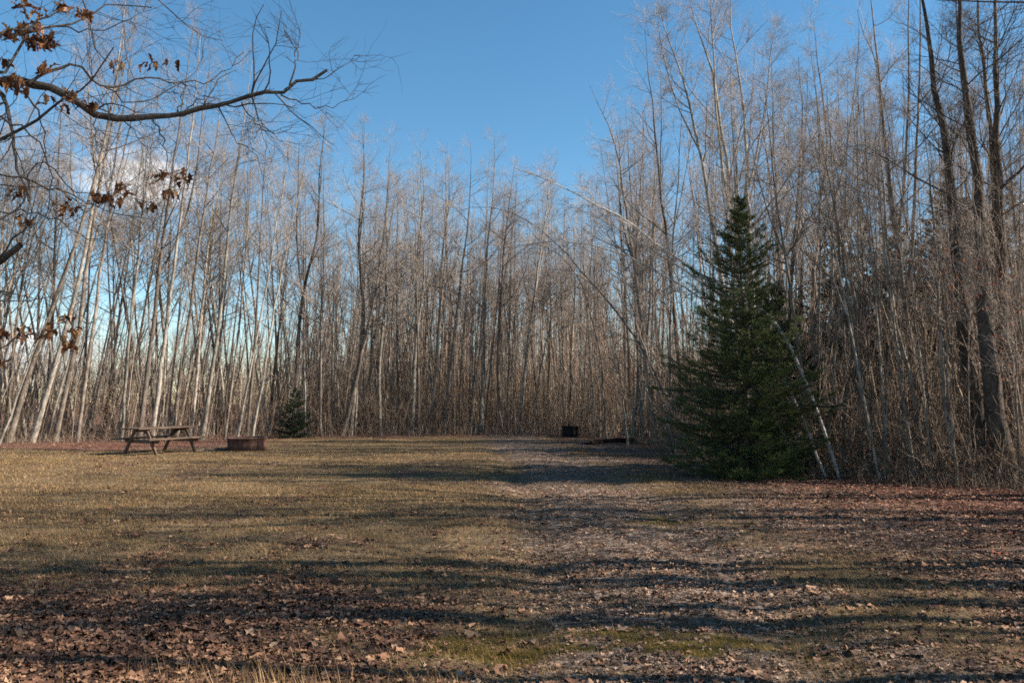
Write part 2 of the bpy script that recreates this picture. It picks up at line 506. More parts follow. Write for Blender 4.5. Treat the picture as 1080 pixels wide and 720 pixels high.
def build_grass():
    mb = MB(); mb2 = MB()
    for n, a, b_ in ((150000, 3.3, 8), (150000, 8, 15), (110000, 15, 26), (50000, 26, 39)):
        x, y = scatter_field(n, a, b_)
        lit, grass, red, grey, moss = zones(x, y)
        patch = fbm(x * 1.3, y * 1.3, 81)
        keep = rng.uniform(0, 1, n) < np.clip(grass * (.25 + 1.1 * patch) + .04, 0, 1)
        x, y, moss = x[keep], y[keep], moss[keep]
        n = len(x)
        h = rng.uniform(.018, .05, n) * (.5 + 1.3 * fbm(x * 2.3, y * 2.3, 83)); d = np.maximum(.0035, y * .00055)
        yaw = rng.uniform(0, 6.28, n); lean = rng.uniform(.3, 1.6, n) * h
        p0 = np.stack([x, y, gh(x, y) - .003], -1)
        s = np.stack([-np.sin(yaw), np.cos(yaw), np.zeros(n)], -1) * (d / 2)[:, None]
        tip = p0 + np.stack([np.cos(yaw) * lean, np.sin(yaw) * lean, h], -1)
        v = np.stack([p0 - s, p0 + s, tip], 1)
        ism = rng.uniform(0, 1, n) < moss
        for mbx, selx in ((mb, ~ism), (mb2, ism)):
            vv = v[selx].reshape(-1, 3)
            mbx.add(vv, None, np.arange(len(vv)).reshape(-1, 3))
    # taller straw tufts in the near left corner
    n = 700
    cx = rng.normal(-1.35, .45, n); cy = rng.normal(4.35, .22, n)
    h = rng.uniform(.05, .16, n); yaw = rng.uniform(0, 6.28, n); lean = rng.uniform(.2, .9, n) * h
    p0 = np.stack([cx, cy, gh(cx, cy)], -1)
    s = np.stack([-np.sin(yaw), np.cos(yaw), np.zeros(n)], -1) * .002
    tip = p0 + np.stack([np.cos(yaw) * lean, np.sin(yaw) * lean, h], -1)
    v = np.stack([p0 - s, p0 + s, tip], 1).reshape(-1, 3)
    mb.add(v, None, np.arange(len(v)).reshape(-1, 3))
    tag(link('dry_grass', mb.mesh('dry_grass', M_STRAW, False)), 'short straw-coloured winter grass covering the clearing', 'grass', kind='stuff')
    tag(link('moss', mb2.mesh('moss', M_MOSSBL, False)), 'yellow-green mossy grass in patches along the track', 'moss', kind='stuff')


build_grass()

# ------------------------------------------------------------------ bare trees
def norm(v): return v / (np.linalg.norm(v, axis=-1, keepdims=True) + 1e-9)


def sample_path(paths, radii, idx, t):
    K = paths.shape[1]
    f = t * (K - 1); i = np.clip(f.astype(int), 0, K - 2); w = (f - i)[:, None]
    p = paths[idx, i] * (1 - w) + paths[idx, i + 1] * w
    d = norm(paths[idx, i + 1] - paths[idx, i])
    rr = radii[idx, i] * (1 - w[:, 0]) + radii[idx, i + 1] * w[:, 0]
    return p, d, rr


def children(r, paths, radii, idx, t, length, angle, K, up=.15, wob=.12, rfac=.6, rmin=.002, tip=.35):
    p, d, rr = sample_path(paths, radii, idx, t)
    n = len(idx)
    rnd = norm(r.normal(0, 1, (n, 3)))
    side = norm(np.cross(d, rnd))
    dirn = norm(d * np.cos(angle)[:, None] + side * np.sin(angle)[:, None])
    out = np.zeros((n, K, 3)); out[:, 0] = p
    step = (length / (K - 1))[:, None]
    for k in range(1, K):
        dirn = norm(dirn + np.array([0, 0, up]) + r.normal(0, wob, (n, 3)))
        out[:, k] = out[:, k - 1] + dirn * step
    r0 = np.maximum(np.minimum(rr * rfac, length * .0105), rmin)
    rad = r0[:, None] * np.linspace(1, tip, K)[None, :]
    return out, np.maximum(rad, rmin * .5)


def grow(r, trunks, trad, nb, b0, blen, n2, n3, twig_r, spread=(.65, 1.25), up=.075, dens=1.0, low_dead=0):
    """returns crown MB (mat 0 branches, mat 1 twigs) grown on the trunk paths"""
    mb = MB()
    Nn = len(trunks)
    idx = np.repeat(np.arange(Nn), nb)
    t = r.uniform(b0, .99, len(idx))
    Htot = np.linalg.norm(trunks[:, -1] - trunks[:, 0], axis=1)[idx]
    rel = (t - b0) / (1 - b0)
    ln = blen * Htot * (1.05 - .8 * rel) * r.uniform(.55, 1.15, len(idx))
    p1, r1 = children(r, trunks, trad, idx, t, ln, r.uniform(*spread, len(idx)), 6, up, .11, .5, twig_r * 1.6)
    mb.tubes(p1, r1, 4, 0)
    if low_dead:
        idx = r.integers(0, Nn, low_dead); t = r.uniform(.12, b0 + .1, low_dead)
        pd, rd = children(r, trunks, trad, idx, t, r.uniform(.4, 1.6, low_dead), r.uniform(.9, 1.4, low_dead), 5, -.02, .16, .25, twig_r)
        mb.tubes(pd, rd, 3, 0)
        idx = np.repeat(np.arange(low_dead), 3)
        pd2, rd2 = children(r, pd, rd, idx, r.uniform(.3, .95, len(idx)), r.uniform(.2, .7, len(idx)), r.uniform(.5, 1, len(idx)), 3, .02, .15, .6, twig_r)
        mb.tubes(pd2, rd2, 3, 1)
    idx = np.repeat(np.arange(len(p1)), n2)
    L1 = ln[idx]
    l2 = (.18 + .36 * L1) * r.uniform(.5, 1.1, len(idx))
    p2, r2 = children(r, p1, r1, idx, r.uniform(.2, 1, len(idx)), l2, r.uniform(.4, .95, len(idx)), 5, up * .8, .13, .65, twig_r)
    mb.tubes(p2, r2, 3, 1)
    idx = np.repeat(np.arange(len(p2)), n3)
    l3 = (.12 + .5 * l2[idx]) * r.uniform(.5, 1.2, len(idx))
    p3, r3 = children(r, p2, r2, idx, r.uniform(.15, 1, len(idx)), l3, r.uniform(.35, .9, len(idx)), 3, up * .5, .12, .8, twig_r * .85)
    mb.tubes(p3, r3, 3, 1)
    return mb, (p2, p3)


def trunk_path(r, Hh, K=12, wander=.02, lean=0, bow=0):
    z = np.linspace(0, Hh, K)
    o = np.cumsum(r.normal(0, wander, (K, 2)) * Hh / K, 0); o[0] = 0
    ph = r.uniform(0, 6.28); amp = r.uniform(.004, .014) * Hh
    o[:, 0] += amp * np.sin(z / Hh * r.uniform(3, 6) + ph) - amp * math.sin(ph)
    return np.stack([o[:, 0] + bow * (z / Hh) ** 2 * Hh, o[:, 1], z], -1)


def trad_for(K, r0, tip=.009, flare=1.25):
    t = np.linspace(0, 1, K)
    rad = r0 * (1 - t) ** 1.05 + tip * (1 - .6 * t)
    rad[0] *= flare
    return rad


def resample(path, K):
    path = np.asarray(path, float)
    d = np.r_[0, np.cumsum(np.linalg.norm(np.diff(path, axis=0), axis=1))]
    # smooth with Catmull-Rom-ish: cubic through np.interp twice
    s = np.linspace(0, d[-1], K)
    m = np.gradient(path, d, axis=0)
    i = np.clip(np.searchsorted(d, s, 'right') - 1, 0, len(d) - 2)
    h = (d[i + 1] - d[i])[:, None]; u = ((s - d[i])[:, None]) / h
    h00 = 2 * u ** 3 - 3 * u ** 2 + 1; h10 = u ** 3 - 2 * u ** 2 + u; h01 = -2 * u ** 3 + 3 * u ** 2; h11 = u ** 3 - u ** 2
    return h00 * path[i] + h10 * h * m[i] + h01 * path[i + 1] + h11 * h * m[i + 1]


def fork_paths(r, tr, rad, n, K):
    """secondary leaders that leave the trunk and rise beside it"""
    if n == 0: return tr[None], rad[None]
    Ht = np.linalg.norm(tr[-1] - tr[0])
    t = r.uniform(.3, .62, n)
    p, rr = children(r, tr[None], rad[None], np.zeros(n, int), t, (1 - t) * Ht * r.uniform(.75, 1, n), r.uniform(.25, .45, n), K, .16, .03, .7, .012, .15)
    return np.concatenate([tr[None], p]), np.concatenate([rad[None], rr])


def tree_meshes(r, Hh, r0, kind, nb=24, b0=.42, blen=.17, n2=5, n3=4, forks=0, tw=.0027, wander=.02, mats=(M_PALE, M_GREY, M_TWIG)):
    K = 14
    tr = trunk_path(r, Hh, K, wander)
    rad = trad_for(K, r0)
    ps, rs = fork_paths(r, tr, rad, forks, K)
    tb = MB(); tb.tubes(ps[:1], rs[:1], 9)
    if forks: tb.tubes(ps[1:], rs[1:], 7)
    cb, _ = grow(r, ps, rs, max(8, int(nb / (1 + .6 * forks))), b0, blen, n2, n3, tw, low_dead=6)
    return tb.mesh('trunk', mats[0]), cb.mesh('crown', [mats[1], mats[2]])


PROTO = []
r_ = np.random.default_rng(11)
KINDS = ['pale', 'grey', 'dark']
MATSET = {'pale': (M_PALE, M_GREY, M_TWIG), 'grey': (M_GREY, M_GREY, M_TWIG), 'dark': (M_DARK, M_DARK, M_TWIG)}
for k in range(14):
    kind = ['pale', 'pale', 'grey', 'pale', 'grey', 'dark', 'pale'][k % 7]
    slim = k % 3
    PROTO.append((kind, 12.5, tree_meshes(r_, 12.5, (.042, .056, .07)[slim], kind, nb=(18, 24, 28)[slim], b0=(.5, .42, .36)[slim],
                                          blen=(.14, .18, .23)[slim], n2=8, n3=5, tw=.0023, forks=(0, 0, 1, 1, 2, 0, 1)[k % 7], wander=(.02, .035, .025)[slim], mats=MATSET[kind])))


def put_tree(name, loc, meshes, rot=(0, 0, 0), scale=(1, 1, 1)):
    root = link(name, None, None, loc)
    root.rotation_euler = rot; root.scale = scale
    link('trunk', meshes[0], root); link('crown', meshes[1], root)
    return root


# ------------------------------------------------------------------ trees drawn one by one
# (label, depth, base radius, forks, branch share start, branch length, kind, photo path base..top)
HAND = [
 ('thin white sapling leaning right at the far left end of the leaf drift', 28.6, .035, 0, .55, .10, 'pale', [(4, 466), (25, 400), (52, 330), (85, 262), (104, 205)]),
 ('thick grey leaning trunk, leftmost of the big leaning clump left of the table', 30, .13, 1, .45, .14, 'grey', [(14, 462), (38, 370), (68, 290), (95, 210), (118, 110), (134, 10), (140, -40)]),
 ('thick pale leaning trunk, middle one of the big leaning clump left of the table', 30.4, .13, 0, .45, .14, 'pale', [(38, 462), (66, 360), (88, 270), (104, 180), (124, 70), (136, -30)]),
 ('mottled grey leaning trunk, right-hand one of the big leaning clump left of the table', 30.8, .125, 1, .42, .15, 'grey', [(62, 462), (82, 350), (98, 240), (116, 140), (140, 30), (150, -20)]),
 ('slim grey trunk rising nearly straight just right of the big leaning clump', 31, .09, 0, .45, .14, 'grey', [(86, 462), (96, 360), (112, 250), (135, 140), (160, 50)]),
 ('slim tree with white lit bark directly behind the left end of the picnic table', 31.5, .07, 0, .5, .12, 'pale', [(132, 462), (138, 340), (150, 230), (165, 120), (172, 60)]),
 ('dark trunk of the tall pair standing behind the picnic table', 31.5, .13, 1, .42, .14, 'dark', [(150, 458), (160, 360), (172, 250), (186, 150), (200, 60), (206, 10)]),
 ('pale trunk of the tall pair standing behind the picnic table', 31.8, .12, 0, .45, .13, 'pale', [(163, 458), (176, 340), (190, 230), (204, 120), (212, 30)]),
 ('tall grey tree leaning right behind the right end of the picnic table', 32.5, .11, 0, .45, .14, 'grey', [(184, 458), (198, 340), (212, 240), (230, 130), (238, 70)]),
 ('tall straight pale tree leaning right between picnic table and rusty ring', 33, .12, 0, .5, .12, 'pale', [(216, 457), (232, 330), (244, 220), (258, 120), (268, 50)]),
 ('slender white trunk rising right behind the rusty fire ring', 32.5, .055, 0, .5, .11, 'pale', [(252, 458), (266, 380), (285, 280), (303, 170), (312, 110)]),
 ('slender white trunk just right of the rusty fire ring', 33, .06, 0, .5, .12, 'pale', [(268, 458), (279, 390), (294, 300), (316, 200), (330, 120)]),
 ('dark curving tree rising out of the small young spruce', 36.5, .12, 2, .38, .16, 'dark', [(310, 456), (314, 380), (318, 320), (334, 250), (338, 180), (345, 110)]),
 ('dark tree leaning right just right of the small young spruce', 36.8, .12, 1, .4, .18, 'dark', [(362, 456), (374, 410), (384, 340), (378, 260), (384, 180), (382, 130)]),
 ('straight dark trunk forking low, second trunk right of the small young spruce', 37, .11, 1, .35, .15, 'grey', [(371, 456), (377, 390), (392, 330), (404, 250), (412, 170)]),
 ('straight pale tree standing clear at the far edge with a dark foot', 37.5, .10, 0, .4, .15, 'pale', [(402, 456), (401, 380), (408, 290), (408, 200), (414, 140)]),
 ('pale tree with upswept limbs between the straight pale tree and the grey pair', 38, .12, 2, .35, .18, 'pale', [(434, 457), (438, 370), (440, 280), (447, 210), (444, 150)]),
 ('left trunk of the grey pair in the middle of the far edge', 38.5, .11, 1, .4, .17, 'grey', [(455, 457), (462, 360), (466, 270), (474, 200), (472, 150)]),
 ('right trunk of the grey pair in the middle of the far edge', 38.3, .12, 1, .4, .17, 'grey', [(468, 457), (480, 350), (490, 260), (497, 180), (496, 150)]),
 ('tall lit pale tree standing highest in the middle of the far edge', 39, .12, 0, .4, .16, 'pale', [(507, 457), (511, 360), (514, 260), (521, 190), (522, 140)]),
 ('dark trunk beside the tall lit pale tree in the middle of the far edge', 39, .12, 1, .4, .17, 'dark', [(528, 457), (526, 370), (530, 280), (538, 210), (545, 165)]),
 ('pale leaning tree fanning out to the right, middle far edge', 39.5, .11, 1, .35, .16, 'pale', [(546, 457), (556, 370), (568, 280), (578, 210), (585, 170)]),
 ('left white stem of the thin pair behind the blackened steel ring', 39.5, .06, 0, .45, .12, 'pale', [(594, 455), (594, 390), (592, 310), (596, 230)]),
 ('right white stem of the thin pair behind the blackened steel ring', 39.7, .065, 0, .45, .12, 'pale', [(600, 455), (602, 380), (606, 300), (604, 220)]),
 ('crooked grey tree forking wide above the fallen log', 30, .13, 2, .35, .2, 'grey', [(690, 465), (676, 340), (660, 220), (648, 150), (622, 90)]),
 ('tall dark straight tree left of the large spruce, reaching into open sky', 27, .10, 1, .4, .17, 'dark', [(722, 470), (712, 340), (697, 200), (688, 110), (680, 30)]),
 ('pale tall tree leaning left above the tip of the large spruce', 25, .11, 1, .45, .17, 'pale', [(778, 470), (764, 320), (742, 180), (722, 90), (698, 20), (690, -20)]),
 ('pale tall tree with a kinked top just left of the tip of the large spruce', 24, .12, 1, .42, .17, 'pale', [(798, 475), (784, 320), (766, 170), (752, 80), (730, 10), (722, -30)]),
 ('pale tall tree rising straight behind the tip of the large spruce', 24.5, .12, 1, .42, .18, 'pale', [(796, 475), (794, 330), (788, 200), (784, 110), (772, 30), (770, -30)]),
 ('grey tree first to the right of the tip of the large spruce', 25, .10, 0, .4, .16, 'grey', [(832, 480), (828, 350), (820, 230), (816, 140), (814, 60)]),
 ('dark twin-topped tree second to the right of the tip of the large spruce', 25, .11, 2, .38, .16, 'dark', [(826, 480), (832, 330), (842, 200), (846, 120), (842, 60)]),
 ('grey curving tree third to the right of the tip of the large spruce', 24, .11, 1, .38, .18, 'grey', [(858, 485), (858, 340), (864, 230), (872, 150), (862, 60), (858, 20)]),
 ('slim pale sapling with a straight stem in front of the dark right-hand thicket', 19, .05, 0, .45, .12, 'pale', [(896, 490), (892, 390), (886, 280), (878, 180), (872, 90)]),
 ('tall grey tree with slender twin tops left of the four dark trunks', 19, .10, 2, .4, .17, 'grey', [(978, 500), (958, 350), (940, 200), (928, 90), (920, 10), (918, -40)]),
 ('pale slim leaning tree crossing the right-hand thicket', 17, .055, 0, .5, .13, 'pale', [(968, 505), (960, 400), (942, 330), (934, 240), (928, 150), (924, 60)]),
 ('leftmost of the four thick dark trunks at the right edge', 16, .155, 0, .45, .15, 'dark', [(1034, 508), (1020, 380), (1008, 260), (996, 150), (982, 60), (968, -20), (960, -80)]),
 ('second of the four thick dark trunks at the right edge, slightly bent at mid height', 15, .16, 1, .5, .15, 'dark', [(1056, 508), (1044, 380), (1036, 260), (1026, 150), (1014, 70), (1010, -20), (1006, -90)]),
 ('third and slimmest of the four thick dark trunks at the right edge', 16.4, .10, 0, .5, .15, 'dark', [(1060, 505), (1054, 380), (1048, 200), (1042, 110), (1032, 20), (1028, -60)]),
 ('rightmost and straightest of the four thick dark trunks at the right edge', 15.6, .12, 0, .5, .15, 'dark', [(1064, 508), (1060, 380), (1056, 220), (1051, 110), (1050, 0), (1049, -80)]),
 ('white slim stem beside the foot of the four thick dark trunks', 15, .035, 0, .55, .1, 'pale', [(1062, 508), (1052, 420), (1040, 320), (1032, 240)]),
 ('pale slender stem left of the foot of the four thick dark trunks', 15.4, .035, 0, .55, .12, 'pale', [(1006, 508), (998, 440), (990, 340), (984, 230), (980, 150)]),
]


def build_hand(i, spec):
    lab, Y, r0, forks, b0, bl, kind, pts = spec
    r = np.random.default_rng(500 + i)
    w = []
    for k, (px, py) in enumerate(pts):
        w.append(P(px, py, Y + .35 * math.sin(k * 1.3 + i)))
    r0 *= (.72 if pts[0][0] < 300 else .85) if kind != 'dark' or Y > 18 else 1.12
    w[0] = np.array([gx(pts[0][0], Y), Y, 0]); w[0][2] = gh(w[0][0], w[0][1]) - .06
    base = w[0].copy()
    path = resample([q - base for q in w], 18)
    path[1:-1] += r.normal(0, .018, (16, 3))
    L = np.linalg.norm(path[-1] - path[0])
    rad = trad_for(18, r0, .016)
    ps, rs = fork_paths(r, path, rad, forks, 18)
    tb = MB(); tb.tubes(ps, rs, 10 if r0 > .1 else 8)
    near = Y < 20
    cb, _ = grow(r, ps, rs, max(8, int((30 if r0 > .09 else 18) / (1 + .5 * forks))), b0, bl * 1.15, 8, 6, .0021 if near else .0024, low_dead=10 if r0 > .08 else 4)
    root = link('bare_tree', None, None, base)
    ms = MATSET[kind]
    link('trunk', tb.mesh('trunk', ms[0]), root)
    link('crown', cb.mesh('crown', [ms[1], M_TWIGD if (near and kind == 'dark') else M_TWIG]), root)
    tag(root, lab, 'tree', 'bare trees around the clearing')
    return base


occupied = []
for i, s in enumerate(HAND):
    b_ = build_hand(i, s); occupied.append((b_[0], b_[1]))

# arched birches bent over behind the spruce and grey arching stems
ARCH = [
 ('white birch bent in a long arch over the large spruce, reaching farthest left', 'birch', .037, [(886, 503, 16.2), (842, 385, 16.9), (800, 322, 18), (730, 285, 18.5), (660, 232, 19), (590, 195, 19.6), (545, 178, 20)]),
 ('white birch bent behind the large spruce with a shorter tip', 'birch', .033, [(872, 503, 16.3), (826, 400, 17.2), (775, 325, 18.3), (715, 280, 18.8), (650, 240, 19.3), (595, 212, 19.8)]),
 ('thin white birch bent lowest behind the large spruce', 'birch', .026, [(850, 500, 17.0), (806, 420, 18.2), (760, 335, 18.6), (700, 290, 19), (640, 262, 19.4), (585, 254, 20), (540, 262, 20.5)]),
 ('dark stem arching left high over the fallen log', 'dark', .04, [(735, 482, 21.5), (700, 410, 23), (655, 335, 25.5), (618, 292, 27.5), (580, 250, 29), (535, 223, 30.5), (495, 219, 31.5), (462, 232, 32.5)]),
 ('grey stem drooping in a low arch left of the fallen log', 'grey', .045, [(640, 460, 33), (628, 350, 33), (605, 285, 33), (570, 258, 33), (530, 262, 33), (500, 285, 33)]),
 ('thin grey stem leaning left above the fallen log', 'grey', .025, [(716, 482, 23), (690, 400, 23.5), (668, 330, 24), (650, 270, 24.5), (640, 230, 25)]),
 ('thin pale stem leaning left beside the tan-leaved young oak', 'pale', .03, [(662, 470, 28), (655, 400, 28), (640, 330, 28), (636, 260, 28)]),
 ('grey fan-shaped stem spreading right behind the blackened steel ring', 'grey', .05, [(560, 457, 38), (572, 380, 38), (590, 310, 38), (612, 260, 38)]),
 ('dark crooked sapling bending right in front of the right-hand thicket', 'dark', .035, [(888, 495, 17), (892, 420, 17), (906, 340, 17.2), (925, 290, 17.3), (950, 275, 17.4)]),
]
for i, (lab, kind, r0, pts) in enumerate(ARCH):
    r = np.random.default_rng(900 + i)
    w = [P(a, b_, Y) for a, b_, Y in pts]
    w[0][2] = gh(w[0][0], w[0][1]) - .05
    base = w[0].copy()
    path = resample([q - base for q in w], 20); path[1:-1] += r.normal(0, .02, (18, 3))
    rad = trad_for(20, r0, .008) if kind != 'birch' else r0 * (1 - .75 * np.linspace(0, 1, 20) ** 1.6)
    tb = MB(); tb.tubes(path[None], rad[None], 8)
    cb, _ = grow(r, path[None], rad[None], 20, .45, .1, 6, 5, .004, (.35, .8), .02, low_dead=3)
    ms = {'birch': (M_BIRCH, M_TWIG, M_TWIG), **MATSET}[kind]
    root = link('arching_tree', None, None, base)
    link('trunk', tb.mesh('trunk', ms[0]), root)
    link('crown', cb.mesh('crown', [ms[1], ms[2]]), root)
    tag(root, lab, 'tree', 'bent trees around the clearing')

# ------------------------------------------------------------------ the rest of the stand: individual trees
ZN = [(-80, 130, 'left of the picnic table'), (130, 235, 'behind the picnic table'), (235, 335, 'behind the rusty ring'),
      (335, 460, 'right of the small spruce'), (460, 590, 'left of the black ring'),
      (590, 705, 'behind the fallen log'), (705, 860, 'behind the large spruce'), (860, 1180, 'right of the large spruce')]
r = np.random.default_rng(77)
cand = []
tries = 0
quota = {0: 30, 1: 22, 2: 22, 3: 38, 4: 44, 5: 26, 6: 24, 7: 36}
got = {k: 0 for k in quota}
while tries < 60000 and any(got[k] < quota[k] for k in quota):
    tries += 1
    px = r.uniform(-60, 1160)
    zi = [k for k, z in enumerate(ZN) if z[0] <= px < z[1]][0]
    if got[zi] >= quota[zi]: continue
    maxd = (9, 9, 10, 15, 18, 20, 22, 24)[zi]
    d = r.uniform(0, 1) ** 1.3 * maxd + .3
    Y = edge(px) + d; x = gx(px, Y)
    if any((x - a) ** 2 + (Y - b_) ** 2 < .55 ** 2 for a, b_ in occupied): continue
    occupied.append((x, Y)); got[zi] += 1; cand.append((px, Y, x, d, zi))
TOPY = lambda px: np.interp(px, [0, 60, 150, 300, 400, 460, 560, 620, 660, 720, 860, 1080], [20, 0, 20, 90, 150, 150, 165, 150, 90, 40, 30, 0])
info = []
for (px, Y, x, d, zi) in cand:
    pk = int(r.integers(0, len(PROTO))); kind, ph, meshes = PROTO[pk]
    top = TOPY(px) + abs(r.normal(0, 50)) + (8 if zi < 5 else 0)
    hh = P(px, top, Y)[2]
    hh = float(np.clip(hh, 5, 15.5)) * r.uniform(.9, 1.05)
    s = hh / ph
    lean_deg = np.interp(px, [0, 300, 500, 700, 1080], [9, 7, 1.5, -3, -5]) + r.normal(0, 2.6)
    root = put_tree('bare_tree', (x, Y, gh(x, Y) - .06), meshes, (math.radians(r.normal(0, 2)), math.radians(lean_deg), r.uniform(0, 6.28)), (s * .9, s * .9, s))
    root.rotation_mode = 'ZXY' if False else 'XYZ'
    info.append((root, px, zi, kind, d, lean_deg, hh))
# labels: look first, then place between landmarks
buck = {}
for root, px, zi, kind, d, lean, hh in info:
    ln = 'leaning right' if lean > 4 else 'leaning left' if lean < -3 else 'upright'
    fr = 'front' if d < 3.2 else 'deep'
    sz = 'tall' if hh > 10.5 else 'shorter'
    buck.setdefault((zi, fr, ln, sz, kind), []).append((px, root))
ORD = ['leftmost', 'second from left', 'third from left', 'fourth from left', 'fifth from left', 'sixth from left', 'seventh from left']
for (zi, fr, ln, sz, kind), lst in buck.items():
    lst.sort(key=lambda q: q[0])
    place = ZN[zi][2]
    row = 'front row' if fr == 'front' else 'deep in the woods'
    bk = kind
    for j, (px, root) in enumerate(lst):
        if len(lst) == 1:
            lab = f'{sz} {bk} bare tree {ln}, {row} {place}'
        elif fr == 'front' and len(lst) <= 7:
            lab = f'{ORD[j] if j < len(lst) - 1 or j == 0 else "rightmost"} {sz} {bk} tree {ln}, front row {place}'
        else:
            lab = f'{sz} {bk} bare tree {ln}, {row} {place}'
        tag(root, lab, 'tree', f'bare trees {place}')

# thin pale stems that stand in the brush
r = np.random.default_rng(314)
slim_pale = [m for (k_, h_, m) in PROTO[::3] if k_ == 'pale']
SAP = [(44, 860, 1120, 'thin white-stemmed sapling standing in the brush right of the large spruce', 'thin saplings right of the large spruce'),
       (16, 600, 705, 'thin white-stemmed sapling standing in the brush behind the fallen log', 'thin saplings behind the fallen log'),
       (22, 340, 590, 'thin white-stemmed sapling in the brush along the middle of the far edge', 'thin saplings along the far edge')]
for n_, a_, b_, lab, grp in SAP:
    for k in range(n_):
        px = r.uniform(a_, b_); Y = edge(px) + r.uniform(.1, 3.5)
        if 985 < px < 1075: Y = max(Y, 17.2)
        x = gx(px, Y)
        hs_ = r.uniform(5, 9.5) / 12.5
        root = put_tree('sapling_tree', (x, Y, gh(x, Y) - .05), slim_pale[k % len(slim_pale)], (math.radians(r.normal(0, 3)), math.radians(r.normal(-3 if px > 600 else 1, 4)), r.uniform(0, 6.28)), (hs_ * .8, hs_ * .8, hs_))
        tag(root, lab, 'sapling', grp)

# trees beyond the right edge of the picture, whose shade falls on the clearing
r = np.random.default_rng(5)
n_out = 0
OUT = [(8.0, 5.6), (8.6, 6.5), (9.3, 7.6), (7.6, 7.0), (11, 6.1), (12.2, 7.1), (13.4, 5.7), (15, 6.6), (10.4, 5.0), (16.5, 7.7), (7.6, 4.3), (9.6, 3.7), (12.8, 4.2), (9.5, 10.0), (14, 10.6), (12.2, 12.4), (10.5, 12.9), (17, 10.1), (19, 12.8), (13.6, 8.6), (18, 8.9), (8.0, 2.6)]
for k, (x, Y) in enumerate(OUT):
    x += r.uniform(-.3, .3); Y += r.uniform(-.2, .2)
    kind, ph, meshes = PROTO[int(r.integers(0, len(PROTO)))]
    s = r.uniform(.85, 1.2)
    root = put_tree('bare_tree', (x, Y, gh(x, Y) - .06), meshes, (0, math.radians(r.normal(-2, 3)), r.uniform(0, 6.28)), (s * 1.6, s * 1.6, s * 1.12))
    tag(root, 'tall bare tree beyond the right edge, shading the leaf litter', 'tree', 'bare trees beyond the right edge')


